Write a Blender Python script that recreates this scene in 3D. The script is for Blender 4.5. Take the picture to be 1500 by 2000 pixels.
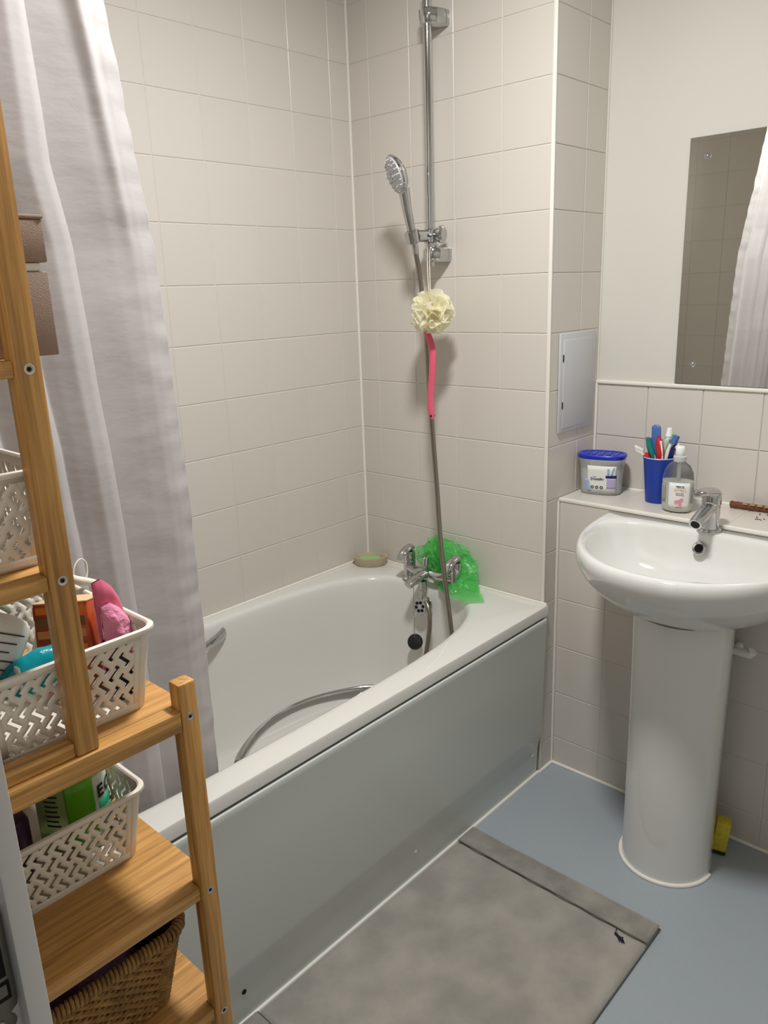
import bpy, bmesh, math, random
from mathutils import Vector, Matrix, noise

random.seed(7)
scene = bpy.context.scene
for o in list(bpy.data.objects):
    bpy.data.objects.remove(o)
COL = scene.collection
PI = math.pi

# ------------------------------------------------------------------ camera
R = ((0.7357887, 0.67633202, -0.03449623),
     (0.16095188, -0.22412597, -0.96117742),
     (-0.65780657, 0.70167126, -0.27376626))
CAM = (1.762, -1.794, 1.4132)
cd = bpy.data.cameras.new('camera')
cd.sensor_fit = 'VERTICAL'
cd.sensor_height = 36
cd.sensor_width = 27
cd.lens = 1520.07 / 2000 * 36
cd.clip_start = 0.02
cam = bpy.data.objects.new('camera', cd)
cam.matrix_world = Matrix(((R[0][0], -R[1][0], -R[2][0], CAM[0]),
                           (R[0][1], -R[1][1], -R[2][1], CAM[1]),
                           (R[0][2], -R[1][2], -R[2][2], CAM[2]),
                           (0, 0, 0, 1)))
COL.objects.link(cam)
scene.camera = cam

# ------------------------------------------------------------------ world, lights, exposure
w = bpy.data.worlds.new('world')
scene.world = w
w.use_nodes = True
w.node_tree.nodes['Background'].inputs[0].default_value = (1.0, 0.975, 0.94, 1)
w.node_tree.nodes['Background'].inputs[1].default_value = 0.15

LIGHT = (1.02, -0.86, 2.365)
pl = bpy.data.lights.new('ceiling_lamp_light', 'AREA')
pl.shape = 'DISK'
pl.size = 0.20
pl.energy = 26.5
pl.color = (1.0, 0.995, 0.985)
plo = bpy.data.objects.new('ceiling_lamp_light', pl)
plo.location = LIGHT
COL.objects.link(plo)

vs = scene.view_settings
vs.view_transform = 'Standard'
vs.look = 'None'
vs.gamma = 1.0
vs.use_curve_mapping = False
vs.exposure = 0.0

# ------------------------------------------------------------------ materials
def lin(c):
    def f(v):
        v /= 255.0
        return v / 12.92 if v <= 0.04045 else ((v + 0.055) / 1.055) ** 2.4
    return (f(c[0]), f(c[1]), f(c[2]), 1.0)

MATS = {}
def M(name, col, rough=0.5, metal=0.0, spec=0.5, var=None, bump=None, trans=0.0, alpha=1.0, coat=0.0,
      ior=1.45, stretch=(1, 1, 1), rand=0.0, sheen=0.0, col2=None, sss=0.0, translucent=0.0):
    """A procedural Principled material. var=(scale, amount or 2nd colour mix), bump=(scale, strength)."""
    m = bpy.data.materials.new(name)
    m.use_nodes = True
    nt = m.node_tree
    N, L = nt.nodes, nt.links
    b = N['Principled BSDF']
    base = lin(col)
    b.inputs['Base Color'].default_value = base
    b.inputs['Roughness'].default_value = rough
    b.inputs['Metallic'].default_value = metal
    b.inputs['Specular IOR Level'].default_value = spec
    b.inputs['IOR'].default_value = ior
    b.inputs['Transmission Weight'].default_value = trans
    b.inputs['Alpha'].default_value = alpha
    b.inputs['Coat Weight'].default_value = coat
    b.inputs['Coat Roughness'].default_value = 0.05
    b.inputs['Sheen Weight'].default_value = sheen
    if sss:
        b.inputs['Subsurface Weight'].default_value = sss
        b.inputs['Subsurface Radius'].default_value = (0.01, 0.01, 0.01)
    if var or bump:
        tc = N.new('ShaderNodeTexCoord')
        mp = N.new('ShaderNodeMapping')
        mp.inputs['Scale'].default_value = stretch
        L.new(tc.outputs['Object'], mp.inputs['Vector'])
    if var:
        n = N.new('ShaderNodeTexNoise')
        n.inputs['Scale'].default_value = var[0]
        n.inputs['Detail'].default_value = 5
        L.new(mp.outputs['Vector'], n.inputs['Vector'])
        r = N.new('ShaderNodeMapRange')
        r.inputs['From Min'].default_value = 0.35
        r.inputs['From Max'].default_value = 0.65
        L.new(n.outputs['Fac'], r.inputs['Value'])
        mx = N.new('ShaderNodeMix')
        mx.data_type = 'RGBA'
        c2 = lin(col2) if col2 else tuple(v * (1 - var[1]) for v in base[:3]) + (1,)
        mx.inputs['A'].default_value = base
        mx.inputs['B'].default_value = c2
        L.new(r.outputs['Result'], mx.inputs['Factor'])
        L.new(mx.outputs['Result'], b.inputs['Base Color'])
    if rand:
        oi = N.new('ShaderNodeObjectInfo')
        hs = N.new('ShaderNodeHueSaturation')
        r2 = N.new('ShaderNodeMapRange')
        r2.inputs['To Min'].default_value = 1 - rand
        r2.inputs['To Max'].default_value = 1 + rand
        L.new(oi.outputs['Random'], r2.inputs['Value'])
        L.new(r2.outputs['Result'], hs.inputs['Value'])
        if var:
            L.new(mx.outputs['Result'], hs.inputs['Color'])
        else:
            hs.inputs['Color'].default_value = base
        L.new(hs.outputs['Color'], b.inputs['Base Color'])
    if bump:
        n2 = N.new('ShaderNodeTexNoise')
        n2.inputs['Scale'].default_value = bump[0]
        n2.inputs['Detail'].default_value = 4
        L.new(mp.outputs['Vector'], n2.inputs['Vector'])
        bp = N.new('ShaderNodeBump')
        bp.inputs['Strength'].default_value = bump[1]
        bp.inputs['Distance'].default_value = 0.004
        L.new(n2.outputs['Fac'], bp.inputs['Height'])
        L.new(bp.outputs['Normal'], b.inputs['Normal'])
    if translucent:
        tl = N.new('ShaderNodeBsdfTranslucent')
        tl.inputs['Color'].default_value = base
        ms = N.new('ShaderNodeMixShader')
        ms.inputs['Fac'].default_value = translucent
        out = N['Material Output']
        L.new(b.outputs['BSDF'], ms.inputs[1])
        L.new(tl.outputs['BSDF'], ms.inputs[2])
        L.new(ms.outputs['Shader'], out.inputs['Surface'])
    MATS[name] = m
    return m

tile_m = M('tile_ceramic', (210, 204, 195), 0.28, spec=0.45, bump=(9, 0.012), rand=0.012)
grout_m = M('grout', (214, 209, 200), 0.8, var=(60, 0.06))
paint_m = M('wall_paint', (211, 208, 199), 0.75, bump=(220, 0.05), var=(3, 0.02))
ceil_m = M('ceiling_paint', (226, 224, 218), 0.85, bump=(180, 0.04))
trim_m = M('white_trim', (235, 231, 222), 0.35)
floor_m = M('vinyl_floor', (160, 168, 174), 0.42, var=(420, 0.10), bump=(380, 0.05))
enamel_m = M('bath_acrylic', (219, 217, 211), 0.12, coat=0.4)
ceramic_m = M('basin_ceramic', (222, 221, 217), 0.08, coat=0.6)
panel_m = M('bath_panel_acrylic', (204, 208, 204), 0.22, bump=(2.2, 0.06))
chrome_m = M('chrome', (196, 197, 198), 0.07, metal=1.0)
steel_m = M('hose_steel', (150, 144, 134), 0.3, metal=1.0)
black_m = M('black_rubber', (22, 22, 24), 0.5)
dark_m = M('dark_hole', (12, 12, 12), 0.8)
mirror_m = M('mirror_silver', (246, 247, 243), 0.01, metal=1.0)
glassedge_m = M('mirror_edge', (120, 130, 122), 0.2)
plastic_m = M('white_plastic', (228, 220, 208), 0.38, sss=0.1)
greyplastic_m = M('grey_plastic', (196, 197, 200), 0.4)
curtain_m = M('satin_curtain', (210, 205, 204), 0.30, sheen=0.35, bump=(22, 0.22), stretch=(1, 1, 2.2), translucent=0.36)
mat_m = M('mat_velour', (160, 155, 146), 0.95, sheen=0.5, var=(11, 0.2), col2=(140, 136, 128), bump=(60, 0.5))
navy_m = M('navy_thread', (24, 22, 48), 0.8, bump=(300, 0.4))
yellow_m = M('yellow_foam', (214, 196, 60), 0.9, bump=(260, 0.8), var=(120, 0.2))
green_pad_m = M('scourer_green', (30, 52, 34), 0.95, bump=(300, 0.9))
soap_m = M('green_soap', (150, 190, 128), 0.4, sss=0.2)
stone_m = M('beige_dish', (190, 176, 146), 0.5, var=(40, 0.1))
bag_m = M('green_bag_film', (112, 226, 122), 0.22, bump=(60, 0.6), alpha=0.5, translucent=0.4)
pink_m = M('pink_plastic', (232, 96, 124), 0.4)
cream_m = M('cream_net', (255, 252, 232), 0.7, bump=(300, 0.4), alpha=0.85, translucent=0.5)
cord_m = M('white_cord', (230, 224, 210), 0.8)
blue_m = M('cup_blue', (22, 58, 158), 0.3)
bluelid_m = M('lid_blue', (22, 44, 176), 0.28)
clear_m = M('clear_plastic', (244, 247, 247), 0.05, trans=0.97, ior=1.06)
frost_m = M('frosted_plastic', (226, 229, 228), 0.2, trans=0.55, ior=1.1)
gel_m = M('white_granules', (222, 222, 214), 0.9, bump=(200, 0.8))
liquid_m = M('pearl_liquid', (222, 222, 214), 0.25, sss=0.1)
label_m = M('label_white', (226, 226, 222), 0.5)
bluelabel_m = M('label_pale_blue', (156, 178, 208), 0.5)
ink_m = M('ink_dark', (52, 54, 60), 0.6)
coral_m = M('ink_coral', (222, 150, 124), 0.6)
blossom_m = M('ink_blossom', (222, 150, 160), 0.6)
lilac_m = M('label_lilac', (176, 168, 206), 0.5)
teal_m = M('teal_plastic', (20, 120, 116), 0.35)
red_m = M('red_plastic', (190, 38, 40), 0.35)
green_m = M('lime_plastic', (130, 190, 70), 0.35)
bblue_m = M('soft_blue_plastic', (84, 116, 182), 0.4)
navyp_m = M('navy_plastic', (24, 34, 100), 0.35)
rose_m = M('rose_plastic', (206, 96, 130), 0.4)
whitep_m = M('brush_white', (236, 240, 236), 0.35)
bark_m = M('brown_bark', (132, 78, 52), 0.75, var=(60, 0.4), bump=(90, 0.7), stretch=(1, 6, 6))
chip_m = M('wood_chips', (176, 150, 116), 0.85)
taupe_m = M('taupe_weave', (160, 138, 124), 0.85, bump=(900, 0.25), var=(500, 0.10))
orange_m = M('orange_card', (196, 82, 34), 0.42, var=(16, 0.4), col2=(142, 62, 36), stretch=(1, 1, 3))
kraft_m = M('kraft_card', (214, 178, 136), 0.7)
fluff_m = M('pink_microfibre', (238, 140, 176), 0.95, sheen=0.8, bump=(150, 1.0))
pinkfelt_m = M('pink_fabric', (222, 106, 136), 0.9, sheen=0.3)
tealfilm_m = M('teal_film', (8, 140, 152), 0.22, bump=(40, 0.5))
purple_m = M('purple_plastic', (60, 34, 62), 0.35)
violet_m = M('violet_wrap', (122, 96, 150), 0.5, bump=(60, 0.6))
gelgreen_m = M('gel_green', (96, 170, 20), 0.2, sss=0.2)
geljar_m = M('gel_pale', (168, 190, 128), 0.1, trans=0.35, ior=1.3)
mint_m = M('mint_print', (40, 168, 118), 0.5)
wicker_m = M('seagrass', (172, 130, 74), 0.8, var=(70, 0.5), bump=(160, 0.6))
white_m = M('gloss_white_paint', (226, 224, 222), 0.3)
zinc_m = M('zinc_plate', (128, 126, 116), 0.45, metal=0.75, var=(60, 0.15))
lampglass_m = M('lamp_diffuser', (255, 246, 230), 0.4)

def bamboo(name, stretch):
    m = bpy.data.materials.new(name)
    m.use_nodes = True
    nt = m.node_tree
    N, L = nt.nodes, nt.links
    b = N['Principled BSDF']
    tc = N.new('ShaderNodeTexCoord')
    mp = N.new('ShaderNodeMapping')
    mp.inputs['Scale'].default_value = stretch
    L.new(tc.outputs['Object'], mp.inputs['Vector'])
    n = N.new('ShaderNodeTexNoise')
    n.inputs['Scale'].default_value = 1.0
    n.inputs['Detail'].default_value = 6
    n.inputs['Roughness'].default_value = 0.65
    L.new(mp.outputs['Vector'], n.inputs['Vector'])
    cr = N.new('ShaderNodeValToRGB')
    cr.color_ramp.elements[0].position = 0.3
    cr.color_ramp.elements[0].color = lin((146, 103, 52))
    cr.color_ramp.elements[1].position = 0.72
    cr.color_ramp.elements[1].color = lin((216, 166, 98))
    e = cr.color_ramp.elements.new(0.5)
    e.color = lin((188, 139, 75))
    L.new(n.outputs['Fac'], cr.inputs['Fac'])
    L.new(cr.outputs['Color'], b.inputs['Base Color'])
    b.inputs['Roughness'].default_value = 0.42
    bp = N.new('ShaderNodeBump')
    bp.inputs['Strength'].default_value = 0.08
    bp.inputs['Distance'].default_value = 0.002
    L.new(n.outputs['Fac'], bp.inputs['Height'])
    L.new(bp.outputs['Normal'], b.inputs['Normal'])
    return m

bam_z = bamboo('bamboo_upright', (150, 150, 5))
bam_y = bamboo('bamboo_along', (150, 5, 150))
bam_x = bamboo('bamboo_across', (5, 150, 150))

# ------------------------------------------------------------------ mesh helpers
class B:
    """Collects shapes in world coordinates; obj() links them as ONE mesh object."""
    def __init__(s):
        s.v, s.f = [], []

    def add(s, vs, fs):
        n = len(s.v)
        s.v += [tuple(p) for p in vs]
        s.f += [tuple(i + n for i in f) for f in fs]
        return s

    def box(s, lo, hi, mtx=None):
        x0, y0, z0 = lo
        x1, y1, z1 = hi
        vs = [Vector(p) for p in ((x0, y0, z0), (x1, y0, z0), (x1, y1, z0), (x0, y1, z0),
                                  (x0, y0, z1), (x1, y0, z1), (x1, y1, z1), (x0, y1, z1))]
        if mtx:
            vs = [mtx @ p for p in vs]
        return s.add(vs, [(0, 3, 2, 1), (4, 5, 6, 7), (0, 1, 5, 4), (1, 2, 6, 5), (2, 3, 7, 6), (3, 0, 4, 7)])

    def loft(s, rings, cap0=True, cap1=True, closed=True):
        n = len(rings[0])
        vs = [p for r in rings for p in r]
        fs = []
        for k in range(len(rings) - 1):
            for i in range(n if closed else n - 1):
                j = (i + 1) % n
                fs.append((k * n + i, k * n + j, (k + 1) * n + j, (k + 1) * n + i))
        if cap0:
            fs.append(tuple(reversed(range(n))))
        if cap1:
            fs.append(tuple(range((len(rings) - 1) * n, len(rings) * n)))
        return s.add(vs, fs)

    def lathe(s, prof, c=(0, 0, 0), n=32, sx=1.0, sy=1.0, cap0=True, cap1=True, mtx=None):
        rings = []
        for r, z in prof:
            ring = []
            for i in range(n):
                a = 2 * PI * i / n
                p = Vector((r * sx * math.cos(a), r * sy * math.sin(a), z))
                if mtx:
                    p = mtx @ p
                ring.append(p + Vector(c))
            rings.append(ring)
        return s.loft(rings, cap0, cap1)

    def tube(s, path, r, n=10, cap=True, flat=None):
        """Sweep a circle (or ellipse flat=(rx, ry)) along path; r a number or a list."""
        P = [Vector(p) for p in path]
        T = []
        for i in range(len(P)):
            a = P[max(i - 1, 0)]
            b = P[min(i + 1, len(P) - 1)]
            T.append((b - a).normalized())
        up = Vector((0, 0, 1)) if abs(T[0].z) < 0.9 else Vector((1, 0, 0))
        u = (up - T[0] * up.dot(T[0])).normalized()
        rings = []
        for i, p in enumerate(P):
            u = (u - T[i] * u.dot(T[i])).normalized()
            v = T[i].cross(u)
            rr = r[i] if isinstance(r, (list, tuple)) else r
            fx, fy = flat if flat else (1, 1)
            rings.append([p + u * (rr * fx * math.cos(2 * PI * k / n)) + v * (rr * fy * math.sin(2 * PI * k / n)) for k in range(n)])
        return s.loft(rings, cap, cap)

    def prism(s, poly, mtx, depth):
        """poly: 2D points; mtx maps (u, v, w) to world; extruded from w=0 to w=depth."""
        n = len(poly)
        a = [mtx @ Vector((p[0], p[1], 0)) for p in poly]
        b = [mtx @ Vector((p[0], p[1], depth)) for p in poly]
        return s.loft([a, b])

    def grid(s, nu, nv, fn):
        vs = [fn(i / (nu - 1), j / (nv - 1)) for j in range(nv) for i in range(nu)]
        fs = [(j * nu + i, j * nu + i + 1, (j + 1) * nu + i + 1, (j + 1) * nu + i) for j in range(nv - 1) for i in range(nu - 1)]
        return s.add(vs, fs)

    def obj(s, name, mat, parent=None, smooth=40, bevel=0, seg=2, fix=True, **props):
        me = bpy.data.meshes.new(name)
        off = Vector((0, 0, 0))
        p = parent
        while p:
            off += p.location
            p = p.parent
        me.from_pydata([Vector(v) - off for v in s.v], [], s.f)
        if fix or bevel:
            bm = bmesh.new()
            bm.from_mesh(me)
            if fix:
                bmesh.ops.recalc_face_normals(bm, faces=bm.faces)
            if bevel:
                es = [e for e in bm.edges if len(e.link_faces) == 2 and e.calc_face_angle(0) > 0.6]
                bmesh.ops.bevel(bm, geom=es, offset=bevel, segments=seg, affect='EDGES', profile=0.5, clamp_overlap=True)
            bm.to_mesh(me)
            bm.free()
        if smooth:
            me.polygons.foreach_set('use_smooth', [True] * len(me.polygons))
            me.set_sharp_from_angle(angle=math.radians(smooth))
        me.materials.append(mat)
        o = bpy.data.objects.new(name, me)
        COL.objects.link(o)
        if parent:
            o.parent = parent
        for k, v in props.items():
            o[k] = v
        return o

def thing(name, label, cat, loc=(0, 0, 0), group=None):
    o = bpy.data.objects.new(name, None)
    o.empty_display_size = 0.05
    o.location = loc
    COL.objects.link(o)
    o['label'] = label
    o['category'] = cat
    if group:
        o['group'] = group
    return o

def tag(o, label, cat, group=None):
    o['label'] = label
    o['category'] = cat
    if group:
        o['group'] = group
    return o

def struct(o, label=None):
    o['kind'] = 'structure'
    if label:
        o['label'] = label
    return o

def solid(o, t, offset=0):
    m = o.modifiers.new('thickness', 'SOLIDIFY')
    m.thickness = t
    m.offset = offset
    return o

def frame(o, u, v, w):
    """Matrix with origin o and axes u, v, w as columns."""
    u, v, w = Vector(u), Vector(v), Vector(w)
    return Matrix(((u.x, v.x, w.x, o[0]), (u.y, v.y, w.y, o[1]), (u.z, v.z, w.z, o[2]), (0, 0, 0, 1)))

def aim(p, d):
    """Frame at p whose z axis points along d."""
    q = Vector(d).normalized().to_track_quat('Z', 'Y').to_matrix().to_4x4()
    return Matrix.Translation(p) @ q

def interp(tab, x):
    if x <= tab[0][0]:
        return tab[0][1]
    for (a, b), (c, d) in zip(tab, tab[1:]):
        if x <= c:
            t = (x - a) / (c - a)
            return b + (d - b) * t
    return tab[-1][1]

def smooth_path(pts, n=12):
    """Catmull-Rom through pts."""
    P = [Vector(p) for p in pts]
    P = [P[0] * 2 - P[1]] + P + [P[-1] * 2 - P[-2]]
    out = []
    for i in range(1, len(P) - 2):
        for k in range(n):
            t = k / n
            a, b, c, d = P[i - 1], P[i], P[i + 1], P[i + 2]
            out.append(0.5 * ((2 * b) + (c - a) * t + (2 * a - 5 * b + 4 * c - d) * t * t + (3 * b - a - 3 * c + d) * t ** 3))
    out.append(P[-2])
    return out

def lettering(s, size, mat, parent, mtx, name='lettering', align='CENTER', bold=0.0, squash=1.0):
    cu = bpy.data.curves.new(name, 'FONT')
    cu.body = s
    cu.size = size
    cu.align_x = align
    cu.extrude = 0.00008
    cu.offset = bold
    t = bpy.data.objects.new(name, cu)
    me = bpy.data.meshes.new_from_object(t)
    bpy.data.objects.remove(t)
    if squash != 1.0:
        me.transform(Matrix.Diagonal((squash, 1, 1, 1)))
    off = Vector((0, 0, 0))
    p = parent
    while p:
        off += p.location
        p = p.parent
    me.transform(Matrix.Translation(-off) @ mtx)
    me.materials.clear()
    me.materials.append(mat)
    o = bpy.data.objects.new(name, me)
    COL.objects.link(o)
    o.parent = parent
    return o

# ================================================================== THE SETTING
XW, ZL, YB = 0.687, 0.841, 0.26          # pillar corner, ledge height, basin wall
HT, XR, YD = 2.4, 2.3, -1.68             # ceiling, right wall, door wall

floor = struct(B().box((-0.1, -2.7, -0.08), (2.4, 0.4, 0.0)).obj('floor', floor_m, smooth=0))
ceiling = struct(B().box((-0.1, -1.85, HT), (2.4, 0.4, HT + 0.08)).obj('ceiling', ceil_m, smooth=0))
G = 0.0014
wall_left = struct(B().box((-0.1, -1.82, 0), (-G, 0.0, HT)).obj('wall_left', grout_m, smooth=0))
wall_far = struct(B().box((-0.1, G, 0), (XW - G, 0.4, HT)).obj('wall_far', grout_m, smooth=0))
wall_basin = struct(B().box((XW - G, YB + 0.003, 0), (2.4, 0.4, HT)).obj('wall_basin', paint_m, smooth=0))
wall_boxing = struct(B().box((XW - G, 0.066 + G, 0), (XR, YB + 0.01, ZL - G)).obj('wall_boxing', grout_m, smooth=0))
wall_right = struct(B().box((XR, -1.82, 0), (2.4, 0.4, HT)).obj('wall_right', paint_m, smooth=0))
XJ = 1.373
wb = B().box((-0.1, -1.82, 0), (XJ, YD - G, HT)).box((XJ, -1.82, 2.04), (XR, YD - G, HT)).box((2.21, -1.82, 0), (XR, YD - G, 2.04))
wall_door = struct(wb.obj('wall_door', paint_m, smooth=0))

tile_cache = {}
def tile_mesh(w_, h_):
    k = (round(w_, 4), round(h_, 4))
    if k in tile_cache:
        return tile_cache[k]
    a, b, c, d = w_ / 2, h_ / 2, 0.0011, 0.006
    vs = []
    for (dx, z) in ((0, -d), (0, -c * 0.8), (c, 0.0)):
        vs += [(-a + dx, -b + dx, z), (a - dx, -b + dx, z), (a - dx, b - dx, z), (-a + dx, b - dx, z)]
    fs = [(8, 9, 10, 11)]
    for k2 in (0, 4):
        for i in range(4):
            j = (i + 1) % 4
            fs.append((k2 + i, k2 + j, k2 + 4 + j, k2 + 4 + i))
    me = bpy.data.meshes.new('tile')
    me.from_pydata(vs, [], fs)
    me.materials.append(tile_m)
    tile_cache[k] = me
    return me

def tiling(parent, origin, u, v, us, vs_, gap=0.0024):
    u, v = Vector(u), Vector(v)
    n = u.cross(v)
    for a0, a1 in zip(us, us[1:]):
        for b0, b1 in zip(vs_, vs_[1:]):
            if a1 - a0 < 0.008 or b1 - b0 < 0.008:
                continue
            o = bpy.data.objects.new('tile', tile_mesh(a1 - a0 - gap, b1 - b0 - gap))
            c = Vector(origin) + u * ((a0 + a1) / 2) + v * ((b0 + b1) / 2)
            o.matrix_world = frame(c, u, v, n)
            COL.objects.link(o)
            o.parent = parent

ROWS = [0.0, ] + [0.0909 + 0.15 * k for k in range(16)] + [HT]
HI = [r for r in ROWS if r > 0.5]
yl = [0.0, 0.0775] + [0.0775 + 0.15 * k for k in range(1, 11)] + [-YD]
# left wall: faces +x; u runs towards -y?  (u x v = n must be +x): u = -y needs v = -z, so use u = +y
tiling(wall_left, (0, 0, 0), (0, 1, 0), (0, 0, 1), sorted([-a for a in yl]), HI)
# far wall behind the taps: faces -y: u = +x, v = +z -> x cross z = -y
xe = [0.0, 0.0815, 0.2328, 0.3841, 0.5354, 0.6785]
tiling(wall_far, (0, 0, 0), (1, 0, 0), (0, 0, 1), xe, HI)
# pillar return: faces +x
tiling(wall_far, (XW, 0, 0), (0, 1, 0), (0, 0, 1), [0.002, 0.155, YB], [r for r in ROWS if r > 0.83])
tiling(wall_far, (XW, 0, 0), (0, 1, 0), (0, 0, 1), [0.002, 0.066], [r for r in ROWS if r < 0.85])
# boxing below the ledge, the ledge, the splashback
xb = [XW + 0.004, 0.841] + [0.841 + 0.15 * k for k in range(1, 10)] + [XR]
tiling(wall_boxing, (0, 0.066, 0), (1, 0, 0), (0, 0, 1), xb, [r for r in ROWS if r < 0.85])
tiling(wall_boxing, (0, 0, ZL), (1, 0, 0), (0, 1, 0), xb, [0.072, YB])
tiling(wall_basin, (0, YB, 0), (1, 0, 0), (0, 0, 1), xb, [r for r in ROWS if 0.83 < r < 1.15])
# wall at the foot of the bath (seen in the mirror): faces +y: u = -x, v = z
tiling(wall_door, (0, YD, 0), (-1, 0, 0), (0, 0, 1), [-0.75, -0.6, -0.45, -0.3, -0.15, 0.0], HI)

def bead(path, r, name, mat=trim_m):
    return struct(B().tube(path, r, 8).obj(name, mat))
bead([(0.0015, -0.0015, 0.545), (0.0015, -0.0015, HT)], 0.0042, 'trim_1')
tb = B().box((0.6785, -0.0018, 0.546), (XW + 0.0016, 0.004, HT)).box((XW - 0.004, -0.0018, 0.0), (XW + 0.0016, 0.0045, 0.546))
struct(tb.obj('trim_2', trim_m, bevel=0.0012))
struct(B().box((XW, YB - 0.006, 1.1375), (XR, YB + 0.004, 1.1475)).obj('trim_3', trim_m, bevel=0.003))
bead([(XW + 0.0015, YB - 0.0015, ZL), (XW + 0.0015, YB - 0.0015, 1.145)], 0.0042, 'trim_4')
bead([(XW + 0.001, YB + 0.002, 1.146), (XW + 0.001, YB + 0.002, HT)], 0.0035, 'trim_5', paint_m)
struct(B().box((XW + 0.001, 0.0635, ZL - 0.0095), (XR, 0.073, ZL + 0.0008)).obj('trim_6', trim_m, bevel=0.002))
bead([(XW, 0.259, ZL + 0.001), (XR, 0.259, ZL + 0.001)], 0.0042, 'trim_7')
bead([(XW + 0.001, 0.064, 0.0), (XW + 0.001, 0.064, ZL - 0.01)], 0.0038, 'trim_8')
bead([(XW + 0.001, 0.0645, 0.002), (XR, 0.0645, 0.002)], 0.005, 'trim_9')
bead([(XW + 0.002, -0.01, 0.002), (XW + 0.002, 0.066, 0.002)], 0.005, 'trim_10')

# door opening on the near left: lining, stop bead and strike plate
XL_ = 1.386
frame_o = struct(B().box((XJ, -1.82, 0), (XL_, YD, 2.04)).obj('door_1', white_m, bevel=0.001))
frame_o['label'] = 'white painted door frame at the left edge of the doorway'
B().box((XL_, -1.6925, 0), (XL_ + 0.011, YD - 0.001, 2.04)).obj('door_stop', white_m, frame_o, bevel=0.0012)
B().box((XJ, -1.82, 2.04), (2.21, YD, 2.055)).obj('door_head', white_m, frame_o)
B().box((2.197, -1.82, 0), (2.21, YD, 2.04)).obj('door_post', white_m, frame_o)
PL = frame((XL_, 0, 0), (0, 1, 0), (0, 0, 1), (1, 0, 0))
def arc(c, r, a0, a1, n=8):
    return [(c[0] + r * math.cos(math.radians(a0 + (a1 - a0) * i / n)), c[1] + r * math.sin(math.radians(a0 + (a1 - a0) * i / n))) for i in range(n + 1)]
poly = [(-1.7025, 1.035), (-1.6975, 1.0355)] + arc((-1.7005, 1.046), 0.0055, -50, 60, 6) + [(-1.6935, 1.0545), (-1.6928, 1.0585), (-1.6928, 1.112),
       (-1.694, 1.1155)] + arc((-1.6975, 1.1175), 0.003, -60, -150, 5) + [(-1.703, 1.117)] + [(-1.709, 1.1175), (-1.714, 1.112), (-1.714, 1.058), (-1.709, 1.045)]
plate = B().prism(poly, PL, 0.0012).obj('strike_plate', zinc_m, frame_o, bevel=0.0004, label='grey metal strike plate with a latch hole')
B().box((XL_ + 0.0010, -1.7090, 1.075), (XL_ + 0.0014, -1.6962, 1.0945)).obj('latch_hole', dark_m, plate, smooth=0)
B().box((XL_ + 0.0010, -1.7090, 1.0605), (XL_ + 0.0014, -1.6955, 1.0725)).obj('latch_hole', dark_m, plate, smooth=0)
B().box((XL_ + 0.0012, -1.7060, 1.0635), (XL_ + 0.0018, -1.6972, 1.0705)).obj('latch_tab', zinc_m, plate, smooth=0)
B().lathe([(0.0028, 0), (0.0024, 0.0012), (0.0008, 0.0008)], n=16, mtx=frame((XL_ + 0.0008, -1.7035, 1.0475), (0, 1, 0), (0, 0, 1), (1, 0, 0))).obj('screw', chrome_m, plate)

# ceiling lamp (above the frame of the picture)
lamp = thing('ceiling_lamp', 'round white ceiling lamp above the bath edge', 'lamp', (LIGHT[0], LIGHT[1], 2.37))
B().lathe([(0.13, HT), (0.135, HT - 0.01), (0.128, HT - 0.03), (0.112, HT - 0.03), (0.112, HT - 0.02)], (LIGHT[0], LIGHT[1], 0), 40, cap1=False).obj('lamp_ring', trim_m, lamp)

# ================================================================== MIRROR
mir = thing('wall_mirror', 'frameless rectangular mirror screwed to the painted wall above the basin', 'mirror', (0.913, YB + 0.003, 1.148))
B().box((0.913, YB - 0.0015, 1.1485), (1.52, YB + 0.0028, 1.7455)).obj('backing', glassedge_m, mir, smooth=0)
B().box((0.9138, YB - 0.002, 1.1493), (1.5192, YB - 0.0016, 1.7447)).obj('glass', mirror_m, mir, smooth=0)
for sx in (0.9585, 1.475):
    for sz in (1.20, 1.6995):
        B().lathe([(0.0078, 0), (0.0074, 0.003), (0.005, 0.0055), (0.0, 0.0065)], n=20, mtx=frame((sx, YB - 0.0021, sz), (1, 0, 0), (0, 0, 1), (0, -1, 0))).obj('screw_cap', chrome_m, mir)

# ================================================================== ACCESS PANEL
ap = thing('access_panel', 'pale grey plastic access hatch on the tiled pillar side', 'access panel', (XW, 0.137, 1.024))
B().box((XW + 0.0005, 0.0436, 1.0245), (XW + 0.0065, 0.232, 1.288)).obj('hatch_frame', greyplastic_m, ap, bevel=0.0025)
dr = B().box((XW + 0.006, 0.060, 1.036), (XW + 0.0085, 0.2125, 1.2705)).obj('hatch_door', greyplastic_m, ap, bevel=0.0012)
for z in (1.09, 1.215):
    B().box((XW + 0.0062, 0.0575, z), (XW + 0.0088, 0.0598, z + 0.018)).obj('latch_slot', dark_m, dr, smooth=0)

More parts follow.
